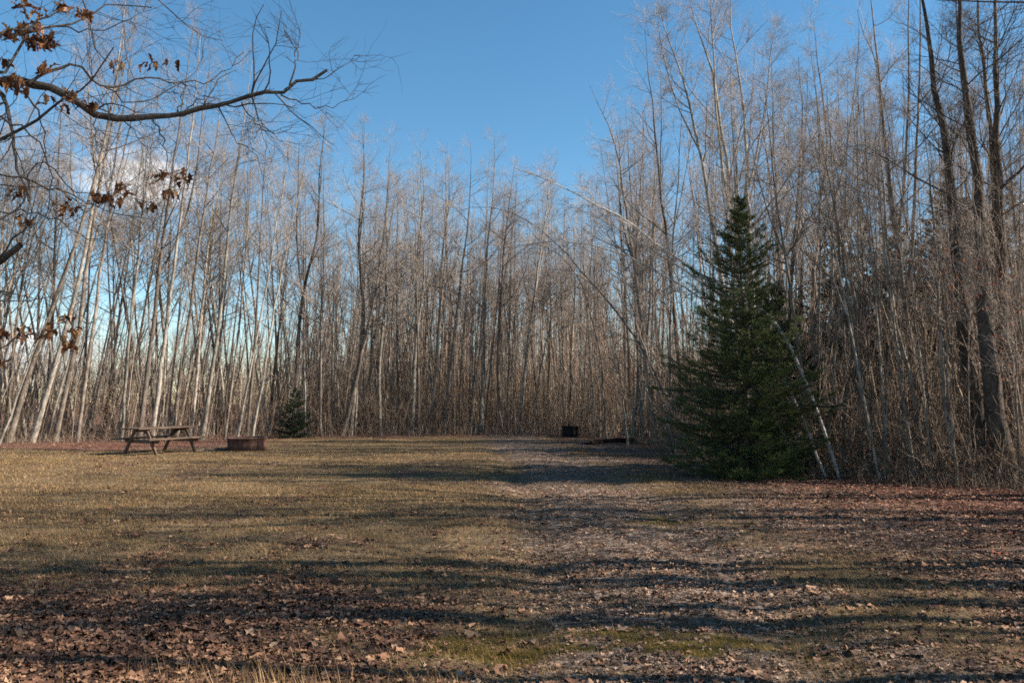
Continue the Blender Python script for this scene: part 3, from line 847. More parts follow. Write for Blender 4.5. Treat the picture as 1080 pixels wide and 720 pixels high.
# ------------------------------------------------------------------ spruces
def spruce(r, Hh, R, nlev, per, needles_per, nl, nw, mats, lowskirt=True):
    mb = MB()
    prof_t = [0, .06, .18, .35, .55, .72, .85, .94, 1]
    prof_r = [.94, 1.0, 1.0, .93, .72, .45, .20, .06, .02]
    zs = []; az = []
    for k in range(nlev):
        z = .12 + (Hh - .35) * (k / (nlev - 1)) ** .95
        n = max(3, int(per * (1.1 - .6 * k / nlev)) + int(r.integers(-1, 2)))
        a0 = r.uniform(0, 6.28)
        for j in range(n):
            zs.append(z + r.normal(0, .15)); az.append(a0 + j * 6.283 / n + r.normal(0, .3))
    zs = np.array(zs).clip(.1, Hh - .1); az = np.array(az)
    t = zs / Hh
    L = np.interp(t, prof_t, prof_r) * R * r.uniform(.55, 1.1, len(zs)) + .05
    L *= 1 + .16 * np.sin(az * 2 + zs * 1.9) + .10 * np.sin(az * 3 - zs * 3.3)
    lucky = r.uniform(0, 1, len(zs)) < .1
    L[lucky] *= 1.22
    K = 7
    sl = np.interp(t, [0, .3, .6, 1], [-.05, .08, .3, .9]) + r.normal(0, .10, len(zs))
    u = np.linspace(0, 1, K)[None, :]
    droop = (np.interp(t, [0, .4, .8, 1], [-.22, -.22, -.10, 0]) + r.normal(0, .09, len(zs)))[:, None]
    rz = sl[:, None] * u + droop * u * (1 - u) * 1.6 + r.uniform(-.02, .2, len(zs))[:, None] * u ** 3
    hor = u * np.ones((len(zs), 1))
    bend = r.normal(0, .12, len(zs))[:, None] * u ** 2
    a = az[:, None] + bend
    paths = np.stack([np.cos(a) * hor * L[:, None], np.sin(a) * hor * L[:, None], zs[:, None] + rz * L[:, None]], -1)
    rad = np.linspace(1, .2, K)[None, :] * (L * .011 + .003)[:, None]
    mb.tubes(paths, rad, 4, 0)
    # side sprays lying in the branch plane
    n2 = np.maximum(7, (L / R * 26).astype(int))
    idx = np.repeat(np.arange(len(zs)), n2)
    tt = r.uniform(.12, 1, len(idx))
    p, d, rr = sample_path(paths, rad, idx, tt)
    side = norm(np.cross(d, np.array([0, 0, 1.0]))) * r.choice([-1, 1], len(idx))[:, None]
    l2 = (.09 + .30 * L[idx] * (1.05 - tt)) * r.uniform(.7, 1.15, len(idx))
    dd = norm(d * .75 + side * .75 + np.array([0, 0, -.14]) + r.normal(0, .24, (len(idx), 3)))
    K2 = 4
    s2 = np.zeros((len(idx), K2, 3)); s2[:, 0] = p
    for k in range(1, K2):
        dd = norm(dd + np.array([0, 0, -.03 + .05 * k]) + d * .12)
        s2[:, k] = s2[:, k - 1] + dd * (l2 / (K2 - 1))[:, None]
    r2 = np.linspace(1, .4, K2)[None] * np.full((len(idx), 1), .0035)
    mb.tubes(s2, r2, 3, 0)
    idx3 = np.repeat(np.arange(len(idx)), 4)
    t3 = r.uniform(.15, .95, len(idx3))
    p3, d3, _ = sample_path(s2, r2, idx3, t3)
    side3 = norm(np.cross(d3, np.array([0, 0, 1.0]))) * r.choice([-1, 1], len(idx3))[:, None]
    l3 = (.05 + .4 * l2[idx3] * (1.05 - t3)) * r.uniform(.7, 1.2, len(idx3))
    d3 = norm(d3 * .7 + side3 * .7 + r.normal(0, .22, (len(idx3), 3)))
    s3 = np.stack([p3, p3 + d3 * (l3 * .5)[:, None], p3 + d3 * l3[:, None] + np.array([0, 0, .01])], 1)
    # needles on branch ends, sprays and twigs
    def needle(pths, n_each, lo=0.0):
        m = len(pths)
        ii = np.repeat(np.arange(m), n_each)
        t_ = r.uniform(lo, 1, len(ii))
        q, dq, _ = sample_path(pths, np.ones(pths.shape[:2]), ii, t_)
        rnd = norm(r.normal(0, 1, (len(ii), 3)) + np.array([0, 0, .35]))
        nd = norm(dq * .75 + norm(np.cross(dq, np.cross(rnd, dq))) * .75)
        wd = norm(np.cross(nd, r.normal(0, 1, (len(ii), 3)))) * (nw / 2)
        ll = nl * r.uniform(.7, 1.2, len(ii))[:, None]
        v = np.stack([q - wd, q + wd, q + nd * ll], 1).reshape(-1, 3)
        mb.add(v, None, np.arange(len(v)).reshape(-1, 3), 1)
    needle(paths, max(4, needles_per * 2), .35)
    needle(s2, needles_per)
    needle(s3, max(3, int(needles_per * .6)))
    tb = MB()
    K = 10
    tp = trunk_path(r, Hh, K, .01)
    tb.tubes(tp[None], trad_for(K, .012 * Hh + .01, .006)[None], 8)
    # leader
    ld = np.array([[(0, 0, Hh - .55), (0.01, 0, Hh - .2), (0, 0.01, Hh + .05)]], float)
    ld[..., :2] += tp[-1, :2] * np.array([.9, .96, 1])[None, :, None]
    needle(ld, 40)
    return tb.mesh('trunk', M_DARK), mb.mesh('crown', mats)


SX, SY = gx(783, 16.4), 16.4
meshes = spruce(np.random.default_rng(21), 5.8, 1.54, 36, 13, 26, .036, .006, [M_DARK, M_NEEDLE])
root = put_tree('spruce_tree', (SX, SY, gh(SX, SY) - .05), meshes)
tag(root, 'large dark green spruce standing alone in front of the woods right of the track', 'spruce')
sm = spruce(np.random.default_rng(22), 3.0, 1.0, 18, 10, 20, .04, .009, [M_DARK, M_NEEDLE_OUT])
x_, y_ = gx(313, 34.9), 34.9
root = put_tree('spruce_tree', (x_, y_, gh(x_, y_) - .05), sm, scale=(.74, .74, .76))
tag(root, 'small young spruce at the wood edge right of the rusty fire ring', 'spruce')
x_, y_ = gx(818, 18.6), 18.6
root = put_tree('spruce_tree', (x_, y_, gh(x_, y_) - .05), sm, scale=(1.05, 1.05, 1.5), rot=(0, 0, 2))
tag(root, 'narrow half-hidden spruce with its yellowish tip showing behind the large spruce', 'spruce')
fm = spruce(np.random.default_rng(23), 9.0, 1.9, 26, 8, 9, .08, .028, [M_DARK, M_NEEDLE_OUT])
FARS = [('dark conifer in the deep shade just right of the large spruce', 868, 30, .95), ('tallest dark conifer beyond the right-hand thicket', 1004, 25, 1.0),
        ('dark conifer at the right edge behind the four dark trunks', 1074, 25, .95), ('dark conifer showing between slim trunks left of the tallest conifer', 938, 29, .9),
        ('broad dark conifer low behind the right-hand thicket', 968, 24, .72), ('dark conifer right of the tallest conifer in the right-hand thicket', 1036, 28, .95),
        ('dark conifer close behind the rightmost thick dark trunk', 1056, 22, .8), ('dark conifer behind the leftmost thick dark trunk', 1022, 22.5, .82),
        ('dark conifer behind the pale slim leaning tree in the right-hand thicket', 948, 23, .78), ('dark conifer in the gap right of the twin-topped grey tree', 986, 22, .74),
        ('dark conifer behind the slim pale sapling in the right-hand thicket', 886, 25, .78), ('dark conifer left of the twin-topped grey tree', 918, 26, .85),
        ('low dark conifer behind the middle of the right-hand thicket', 902, 24, .66)]
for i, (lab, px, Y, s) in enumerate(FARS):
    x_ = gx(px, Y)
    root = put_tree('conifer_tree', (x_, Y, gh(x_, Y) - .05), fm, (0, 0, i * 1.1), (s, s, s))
    tag(root, lab, 'conifer', 'dark conifers behind the right-hand thicket')


# ------------------------------------------------------------------ foreground oak at the upper left
def build_oak():
    r = np.random.default_rng(41)
    base = np.array([-5.6, 6.2, 0.0]); base[2] = gh(*base[:2]) - .08
    root = link('oak_tree', None, None, base)
    tag(root, 'oak leaning in from the left with bare limbs and a few clinging brown leaves', 'oak')
    K = 14
    tr = resample([np.array(p) for p in [(0, 0, 0), (.05, 0, 1.5), (.12, .05, 3.4), (.05, .1, 5.5), (-.1, .2, 8), (0, .2, 11)]], K)
    rad = trad_for(K, .19, .02, 1.4)
    tb = MB(); tb.tubes(tr[None], rad[None], 12)
    link('trunk', tb.mesh('trunk', M_DARK), root)

    def L(pts, Y0, Y1, r0, r1, K=16):
        w = [P(a, b_, Y0 + (Y1 - Y0) * k / (len(pts) - 1)) for k, (a, b_) in enumerate(pts)]
        return w, r0, r1, K
    hub = base + tr[4]
    hub2 = base + tr[6]
    limbs = [
        ([hub] + L([(-60, 80), (0, 85), (40, 88), (75, 103), (110, 122), (150, 124), (200, 118), (235, 110), (265, 100), (295, 96), (325, 84), (345, 74)], 6.0, 6.3, 0, 0)[0], .060, .012, 34),
        ([hub] + L([(-70, 210), (0, 150), (20, 137), (63, 110), (80, 100), (110, 72), (120, 50)], 6.2, 5.6, 0, 0)[0], .030, .004, 20),
        ([hub2] + L([(-60, 60), (0, 78), (28, 42), (60, 28), (86, 20), (106, 12), (120, 5), (160, 8)], 5.7, 6.2, 0, 0)[0], .030, .004, 22),
        (L([(30, 88), (58, 72), (83, 67), (97, 85), (117, 92), (160, 82), (197, 90), (233, 78), (257, 55)], 6.0, 6.8, 0, 0)[0], .014, .003, 22),
        (L([(-20, 70), (0, 100), (13, 125), (15, 160), (25, 195), (30, 212)], 6.0, 5.8, 0, 0)[0], .022, .007, 14),
        ([hub2] + L([(-40, -40), (40, -30), (85, -8), (92, 25), (100, 50), (112, 65)], 6.2, 6.4, 0, 0)[0], .022, .004, 18),
        ([hub2] + L([(-20, -60), (90, -40), (167, 0), (187, 20), (207, 35), (235, 43)], 6.8, 7.0, 0, 0)[0], .022, .003, 20),
        ([base + tr[3]] + L([(-80, 330), (-30, 300), (0, 274), (12, 268), (22, 258)], 5.6, 5.5, 0, 0)[0], .05, .022, 12),
        ([base + tr[3]] + L([(-60, 330), (0, 318), (30, 315), (62, 311)], 5.8, 6, 0, 0)[0], .02, .003, 12),
        (L([(300, 95), (305, 88), (313, 62), (311, 46), (300, 33)], 6.25, 6.2, 0, 0)[0], .010, .002, 12),
        (L([(311, 60), (315, 45), (318, 24)], 6.2, 6.2, 0, 0)[0], .005, .002, 8),
        (L([(296, 100), (318, 108), (332, 114), (360, 110), (374, 98)], 6.3, 6.5, 0, 0)[0], .007, .002, 12),
        (L([(265, 101), (275, 130), (288, 142), (300, 138), (316, 128)], 6.25, 6.4, 0, 0)[0], .007, .002, 12),
        (L([(255, 108), (268, 128), (280, 138), (293, 146)], 6.25, 6.0, 0, 0)[0], .007, .002, 10),
        (L([(230, 112), (243, 138), (262, 160), (283, 174)], 6.2, 6.0, 0, 0)[0], .006, .002, 12),
        (L([(160, 124), (172, 145), (175, 175), (182, 192)], 6.15, 6.0, 0, 0)[0], .008, .002, 12),
        (L([(196, 118), (212, 103), (226, 101), (232, 111)], 6.2, 6.2, 0, 0)[0], .006, .003, 10),
        (L([(188, 118), (192, 100), (196, 90), (180, 78)], 6.2, 6.3, 0, 0)[0], .007, .002, 10),
        (L([(-20, 250), (20, 215), (45, 170), (75, 200), (120, 205), (165, 215)], 5.7, 6.4, 0, 0)[0], .009, .002, 18),
        (L([(-30, 180), (30, 190), (70, 205), (110, 222), (160, 232)], 5.6, 6.2, 0, 0)[0], .010, .002, 16),
        (L([(-30, 120), (10, 128), (40, 150), (55, 185), (48, 230), (20, 262)], 5.7, 6.2, 0, 0)[0], .010, .002, 18),
        (L([(-20, 230), (20, 222), (60, 232), (90, 250), (120, 252)], 5.9, 6.5, 0, 0)[0], .008, .002, 16),
        (L([(30, 96), (40, 120), (48, 150), (44, 175), (28, 196)], 6.0, 5.9, 0, 0)[0], .009, .002, 14),
        (L([(75, 104), (95, 112), (130, 128), (150, 150), (160, 172)], 6.0, 6.3, 0, 0)[0], .007, .002, 14),
        (L([(105, 120), (101, 140), (103, 160), (98, 172)], 6.0, 5.9, 0, 0)[0], .005, .002, 10),
        (L([(60, 28), (90, 34), (125, 24), (150, 10), (165, -6)], 6.0, 6.4, 0, 0)[0], .007, .002, 14),
        (L([(-10, 40), (30, 28), (62, 8), (80, -12)], 5.6, 5.9, 0, 0)[0], .012, .004, 12),
        (L([(-20, 395), (10, 360), (40, 352), (70, 338), (95, 330)], 5.8, 6.2, 0, 0)[0], .008, .002, 14),
        (L([(110, 92), (140, 108), (165, 100), (190, 88), (215, 60)], 6.1, 6.6, 0, 0)[0], .006, .002, 14),
        (L([(330, 84), (352, 78), (372, 62), (380, 58)], 6.3, 6.4, 0, 0)[0], .005, .0015, 8),
    ]
    cb = MB(); allp = []
    for w, r0, r1, K in limbs:
        pth = resample([q - base for q in w], K)
        pth[1:-1] += r.normal(0, .012, (K - 2, 3))
        u = np.linspace(0, 1, K)
        rd = (r0 + (r1 - r0) * u ** .7) * (1 + r.normal(0, .07, K))
        cb.tubes(pth[None], rd[None], 8, 0)
        pp, rr = pth[None], rd[None]
        n = int(5 + 3.4 * np.linalg.norm(pth[-1] - pth[0]))
        n = min(n, 13)
        t = r.uniform(.4 if K > 17 else .2, .98, n)
        p1, r1_ = children(r, pp, rr, np.zeros(n, int), t, r.uniform(.2, .85, n) * (1 if r0 > .012 else .5), r.uniform(.5, 1.2, n), 7, .03, .17, .4, .0024)
        cb.tubes(p1, r1_, 5, 0)
        i2 = np.repeat(np.arange(n), 4)
        p2, r2 = children(r, p1, r1_, i2, r.uniform(.2, 1, len(i2)), r.uniform(.08, .38, len(i2)), r.uniform(.4, 1, len(i2)), 5, .02, .17, .7, .0014)
        cb.tubes(p2, r2, 4, 1)
        allp.append(p2)
    # upper crown out of the frame
    c2, _ = grow(r, tr[None], rad[None], 16, .4, .2, 5, 4, .004, (.7, 1.2), .06)
    link('limbs', cb.mesh('limbs', [M_DARK, M_TWIGD]), root)
    link('crown', c2.mesh('crown', [M_DARK, M_TWIGD]), root)
    lm = MB()
    cl = [(15, 38, 6), (30, 42, 6), (42, 46, 6), (52, 48, 5), (24, 30, 4), (6, 36, 4), (35, 14, 4), (22, 4, 4), (65, 10, 3), (86, 16, 4), (95, 14, 2), (46, 72, 6), (10, 90, 4), (22, 93, 3), (18, 84, 3),
          (75, 101, 4), (56, 109, 2), (68, 112, 2), (92, 114, 2), (155, 69, 3), (181, 70, 1), (121, 72, 2), (167, 187, 3), (192, 189, 3), (178, 204, 3), (130, 198, 4), (105, 209, 4), (72, 220, 6), (118, 213, 3), (155, 220, 3),
          (16, 206, 4), (28, 236, 3), (25, 353, 4), (50, 353, 5), (72, 338, 3), (76, 365, 3), (0, 382, 2), (2, 355, 2), (84, 348, 2), (5, 68, 3), (52, 40, 4), (38, 30, 4)]
    pos = []
    for a, b_, n in cl:
        for _ in range(int(n * 2.2) + 1):
            pos.append(P(a + r.normal(0, 5), b_ + r.normal(0, 3), 5.9 + r.normal(0, .12)) - base)
    pos = np.array(pos)
    leaves_geo(lm, pos, r.uniform(.05, .105, len(pos)), 0, curl=2.2, r=r, hang=True)
    # leaf stems down to the twigs
    tgt = np.concatenate([q.reshape(-1, 3) for q in allp])
    c = []
    for p_ in pos:
        dmin = tgt[np.argmin(((tgt - p_) ** 2).sum(1))]
        c.append([dmin, (dmin + p_) / 2 + np.array([0, 0, .01]), p_])
    lm.tubes(np.array(c), np.full((len(c), 3), .0013), 3, 1)
    link('dead_leaves', lm.mesh('dead_leaves', [M_DEADLEAF, M_TWIGD]), root)


build_oak()


# ------------------------------------------------------------------ saplings that keep their leaves
def leafy_sapling(lab, px, Y, hpx, lmat, nleaf, r0, seed, bark, spread=1.0, z0=.3, lsize=(.05, .09)):
    r = np.random.default_rng(seed)
    base = np.array([gx(px, Y), Y, 0]); base[2] = gh(base[0], Y) - .05
    Hh = P(px, hpx, Y)[2]
    K = 12
    tr = trunk_path(r, Hh, K, .05); rad = trad_for(K, r0, .006)
    tb = MB(); tb.tubes(tr[None], rad[None], 7)
    cb, (p2, p3) = grow(r, tr[None], rad[None], 24, z0, .2 * spread, 5, 3, .003, (.7, 1.25), .05)
    pts = p3.reshape(-1, 3)
    pts = pts[r.integers(0, len(pts), nleaf)] + r.normal(0, .03, (nleaf, 3))
    lb = MB(); leaves_geo(lb, pts - np.array([0, 0, .03]), r.uniform(*lsize, nleaf), 0, curl=1.8, r=r, hang=True)
    root = link('leafy_sapling', None, None, base)
    link('trunk', tb.mesh('trunk', bark), root); link('crown', cb.mesh('crown', [bark, M_TWIG]), root)
    link('dead_leaves', lb.mesh('dead_leaves', lmat), root)
    tag(root, lab, 'sapling', 'saplings that keep their dead leaves')


leafy_sapling('sapling holding russet dead leaves in front of the leftmost thick dark trunk', 1002, 14.6, 262, M_REDLEAF, 130, .03, 61, M_GREY, .9, .62, (.05, .085))
leafy_sapling('russet-leaved sapling at the right edge among the four dark trunks', 1070, 14.4, 290, M_REDLEAF, 110, .025, 62, M_GREY, .9, .4, (.05, .085))
leafy_sapling('tan-leaved young oak standing behind the fallen log', 668, 31, 250, M_TANLEAF, 800, .06, 63, M_GREY, 1.2, .25, (.06, .1))
leafy_sapling('tan-leaved sapling left of the large spruce', 706, 25, 300, M_TANLEAF, 420, .04, 64, M_GREY, 1.1, .25, (.06, .1))
leafy_sapling('tan-leaved sapling between blackened ring and fallen log', 632, 36, 300, M_TANLEAF, 500, .045, 65, M_GREY, 1.1, .25, (.06, .1))
leafy_sapling('low russet bushy sapling behind the straight pale trunk on the far edge', 340, 38.5, 390, M_TANLEAF, 260, .03, 66, M_GREY, 1.6, .15, (.06, .1))


# ------------------------------------------------------------------ undergrowth and far wood
def build_brush():
    r = np.random.default_rng(88)
    def field(n, dmin, dmax, hlo, hhi, pxr=(-120, 1240), dens=None, pw=1.0):
        px = r.uniform(*pxr, n)
        d = dmin + (dmax - dmin) * r.uniform(0, 1, n) ** pw
        Y = edge(px) + d
        x = gx(px, Y)
        k = fbm(x * .35, Y * .35, 5)
        h = r.uniform(hlo, hhi, n) * (.55 + .9 * k)
        keep = np.ones(n, bool) if dens is None else r.uniform(0, 1, n) < dens(px)
        return x[keep], Y[keep], h[keep]

    def stems(mb, x, y, h, rad, wob=.09, lean=.12, twigs=5, K=6):
        n = len(x)
        d = norm(np.stack([r.normal(0, lean, n), r.normal(0, lean, n), np.ones(n)], -1))
        p = np.zeros((n, K, 3)); p[:, 0] = np.stack([x, y, gh(x, y) - .03], -1)
        for k in range(1, K):
            d = norm(d + r.normal(0, wob, (n, 3)) + np.array([0, 0, .03]))
            p[:, k] = p[:, k - 1] + d * (h / (K - 1))[:, None]
        rr = (rad * h)[:, None] * np.linspace(1, .25, K)[None, :] + .0016
        mb.tubes(p, rr, 3)
        if twigs:
            i = np.repeat(np.arange(n), twigs)
            p1, r1 = children(r, p, rr, i, r.uniform(.15, 1, len(i)), h[i] * r.uniform(.1, .35, len(i)), r.uniform(.35, .95, len(i)), 4, .06, .2, .6, .002)
            mb.tubes(p1, r1, 3)
            i2 = np.repeat(np.arange(len(p1)), 2)
            p2, r2 = children(r, p1, r1, i2, r.uniform(.2, 1, len(i2)), h[i[i2]] * r.uniform(.05, .16, len(i2)), r.uniform(.35, .9, len(i2)), 3, .03, .2, .7, .0018)
            mb.tubes(p2, r2, 3)
    mb = MB()
    lo = lambda px: np.interp(px, [0, 240, 345, 500, 700, 800, 900], [.34, .36, .85, 1, .75, .4, .32])
    stems(mb, *field(3000, -.2, 3.5, .8, 2.4, dens=lo), .0038, wob=.13, lean=.2, twigs=7)
    stems(mb, *field(5200, 1, 13, 1.6, 4.2, dens=lo), .0035, wob=.12, lean=.16, twigs=6)
    stems(mb, *field(1600, 6, 22, 3, 6, pxr=(330, 1100)), .005, twigs=6)
    stems(mb, *field(240, .2, 9, 2.2, 5, pxr=(560, 1240)), .003, wob=.14, lean=.2, twigs=9)
    # low tangle of bent canes in front of the right-hand thicket
    stems(mb, *field(1400, -.3, 3.5, .5, 1.9, pxr=(690, 1200)), .0032, wob=.28, lean=.6, twigs=6)
    stems(mb, *field(900, -.3, 1.2, .3, .9, pxr=(-100, 760)), .005, wob=.2, lean=.4, twigs=3)
    stems(mb, *field(2200, -1.6, .4, .12, .5, pxr=(-100, 1200), pw=.5), .003, wob=.22, lean=.5, twigs=2)
    tag(link('undergrowth', mb.mesh('undergrowth', M_BRUSH)), 'tangle of leafless brown brush filling the foot of the woods', 'undergrowth', kind='stuff')
    # slim straight stems and far wood that read as one mass
    mb = MB()
    def poles(x, y, h, rad):
        n = len(x); K = 7
        lean_ = np.interp(W / 2 + F * x / y, [0, 300, 500, 700, 1080], [.15, .12, .03, -.05, -.08])
        d = norm(np.stack([lean_ + r.normal(0, .05, n), r.normal(0, .05, n), np.ones(n)], -1))
        p = np.zeros((n, K, 3)); p[:, 0] = np.stack([x, y, gh(x, y) - .03], -1)
        for k in range(1, K):
            d = norm(d + r.normal(0, .035, (n, 3)))
            p[:, k] = p[:, k - 1] + d * (h / (K - 1))[:, None]
        rr = rad[:, None] * np.linspace(1, .18, K)[None, :] + .0025
        mb.tubes(p, rr, 5)
        i = np.repeat(np.arange(n), 18)
        t = r.uniform(.3, 1, len(i))
        l1 = h[i] * .14 * (1.2 - t) * r.uniform(.6, 1.3, len(i)) + .2
        p1, r1 = children(r, p, rr, i, t, l1, r.uniform(.4, .9, len(i)), 4, .12, .1, .4, .0035)
        mb.tubes(p1, r1, 3)
        i2 = np.repeat(np.arange(len(p1)), 5)
        p2, r2 = children(r, p1, r1, i2, r.uniform(.15, 1, len(i2)), l1[i2] * r.uniform(.25, .6, len(i2)), r.uniform(.35, .9, len(i2)), 3, .1, .1, .7, .0035)
        mb.tubes(p2, r2, 3)
    x, y, h = field(450, 13, 38, 9, 14.5, pxr=(320, 700)); poles(x, y, h, r.uniform(.04, .09, len(x)))
    x, y, h = field(130, 12, 40, 8, 13, pxr=(690, 1240)); poles(x, y, h, r.uniform(.04, .09, len(x)))
    x, y, h = field(150, 8, 24, 6, 10, pxr=(-80, 330)); poles(x, y, h, r.uniform(.03, .07, len(x)))
    x, y, h = field(190, .5, 12, 4, 8, pxr=(540, 1240)); poles(x, y, h, r.uniform(.008, .02, len(x)))
    x, y, h = field(160, .5, 10, 4, 8, pxr=(-80, 540)); poles(x, y, h, r.uniform(.008, .02, len(x)))
    tag(link('far_wood', mb.mesh('far_wood', M_FARW)), 'hazy mass of slim leafless stems deep in the woods', 'woods', kind='stuff')
    # distant hedgerow across the field, seen between trunks
    mb = MB()
    n = 2600
    x = r.uniform(-110, 60, n); y = 120 + r.uniform(-4, 10, n) + .1 * x
    h = (6 + 5 * fbm(x * .06, x * 0 + 3, 9)) * r.uniform(.6, 1.1, n)
    stems_h = h
    K = 4
    d = norm(np.stack([r.normal(0, .2, n), r.normal(0, .2, n), np.ones(n)], -1))
    p = np.zeros((n, K, 3)); p[:, 0] = np.stack([x, y, np.zeros(n)], -1)
    for k in range(1, K):
        d = norm(d + r.normal(0, .1, (n, 3))); p[:, k] = p[:, k - 1] + d * (h / (K - 1))[:, None]
    rr = np.linspace(1, .3, K)[None] * np.full((n, 1), .05); mb.tubes(p, rr, 3)
    i = np.repeat(np.arange(n), 7)
    p1, r1 = children(r, p, rr, i, r.uniform(.1, 1, len(i)), h[i] * r.uniform(.15, .4, len(i)), r.uniform(.3, 1, len(i)), 3, .1, .15, .7, .025)
    mb.tubes(p1, r1, 3)
    tag(link('hedgerow', mb.mesh('hedgerow', M_BRUSH)), 'distant brown hedgerow across the field beyond the left-hand trees', 'hedgerow', kind='stuff')


build_brush()


# ------------------------------------------------------------------ picnic table
def rotY(a): c, s = math.cos(a), math.sin(a); return np.array([[c, 0, s], [0, 1, 0], [-s, 0, c]])
def rotX(a): c, s = math.cos(a), math.sin(a); return np.array([[1, 0, 0], [0, c, -s], [0, s, c]])


def build_table():
    Y = 24.6; x = gx(173, Y)
    root = link('picnic_table', None, None, (x, Y, gh(x, Y) - .01))
    root.rotation_euler = (0, math.radians(-.8), math.radians(60)); root.scale = (1.1, 1.1, 1.06)
    tag(root, 'weathered brown wooden picnic table standing in the leaves at the left wood edge', 'picnic table')
    Ln = 1.85
    t = MB()
    for k in range(5):
        t.box((random.uniform(-.008, .008), -.3 + .15 * k, .735), (Ln, .142, .04))
    link('tabletop', t.mesh('tabletop', M_WOOD, False), root)
    for s in (-1, 1):
        b = MB()
        for k in range(2):
            b.box((random.uniform(-.008, .008), s * (.61 + .148 * k), .44), (Ln, .14, .04))
        link('bench_seat', b.mesh('bench_seat', M_WOOD, False), root)
    for ex in (-.62, .62):
        for s in (-1, 1):
            l = MB()
            a = math.atan2(.44, .70)
            l.box((ex, s * .46, .355), (.045, .095, .86), rotX(s * a))
            link('leg', l.mesh('leg', M_WOOD, False), root)
        c = MB(); c.box((ex + .047, 0, .37), (.04, 1.44, .10)); link('seat_support', c.mesh('seat_support', M_WOOD, False), root)
        c = MB(); c.box((ex + .047, 0, .675), (.04, .70, .08)); link('top_batten', c.mesh('top_batten', M_WOOD, False), root)
        c = MB()
        sgn = -1 if ex > 0 else 1
        c.box((ex + sgn * .25 + .047 * (1 if sgn > 0 else 0), 0, .52), (.62, .05, .07), rotY(sgn * math.radians(36)))
        link('brace', c.mesh('brace', M_WOOD, False), root)


build_table()


# ------------------------------------------------------------------ fire rings
def ring_mesh(name, R, Hh, mat, thick=.012, lip=.022, z0=.0, dent=0, tilt=0):
    n = 72
    a = np.arange(n) * 2 * math.pi / n
    wob = 1 + dent * (np.sin(a * 2 + 1) + .6 * np.sin(a * 3))
    prof = [(R, z0), (R, z0 + Hh * .5), (R, z0 + Hh - .03), (R + lip, z0 + Hh - .026), (R + lip, z0 + Hh), (R - thick, z0 + Hh), (R - thick, z0 + Hh * .5), (R - thick, z0)]
    v = []
    for (rr, z) in prof:
        v.append(np.stack([np.cos(a) * rr * wob, np.sin(a) * rr * wob, np.full(n, z)], -1))
    v = np.concatenate(v); m = len(prof)
    q = []
    for k in range(m):
        for j in range(n):
            q.append((k * n + j, k * n + (j + 1) % n, ((k + 1) % m) * n + (j + 1) % n, ((k + 1) % m) * n + j))
    mb = MB(); mb.add(v, np.array(q))
    return mb.mesh(name, mat, False)


def build_rings():
    Y = 26.0; x = gx(263.5, Y)
    root = link('fire_ring', None, None, (x, Y, gh(x, Y) - .02)); root.rotation_euler = (math.radians(1), math.radians(-1.5), .4)
    tag(root, 'rusty red-brown steel fire ring on the grass right of the picnic table', 'fire ring')
    link('ring_wall', ring_mesh('ring_wall', .60, .44, M_RUST, dent=.012), root)
    s = MB()
    a = np.arange(40) * 2 * math.pi / 40
    m, nt, b = new_mat('ash', .95, .1)
    tc = N(nt, 'ShaderNodeTexCoord'); nt.links.new(ramp(nt, noise(nt, tc.outputs['Object'], 14), [(.35, (.02, .018, .016)), (.65, (.16, .14, .13))]), b.inputs['Base Color'])
    ab = MB(); rr = np.array([0.02, .2, .4, .57]); v = []
    for q in rr: v.append(np.stack([np.cos(a) * q, np.sin(a) * q, .10 - .08 * q + .02 * np.sin(a * 5 + q * 9)], -1))
    v = np.concatenate(v); f = [(k * 40 + j, k * 40 + (j + 1) % 40, (k + 1) * 40 + (j + 1) % 40, (k + 1) * 40 + j) for k in range(3) for j in range(40)]
    ab.add(v, np.array(f)); link('ash_bed', ab.mesh('ash_bed', m), root)
    Y = 36.0; x = gx(601, Y)
    root = link('fire_ring', None, None, (x, Y, gh(x, Y) + .0)); root.rotation_euler = (0, math.radians(1.2), 0)
    tag(root, 'blackened steel ring standing in front of two thin white stems at the far edge', 'fire ring')
    link('ring_wall', ring_mesh('ring_wall', .375, .5, M_BLACK, lip=.012, dent=.008), root)
    s = MB(); s.box((0.1, -.372, .25), (.06, .014, .44)); link('seam_plate', s.mesh('seam_plate', M_BLACK, False), root)


build_rings()


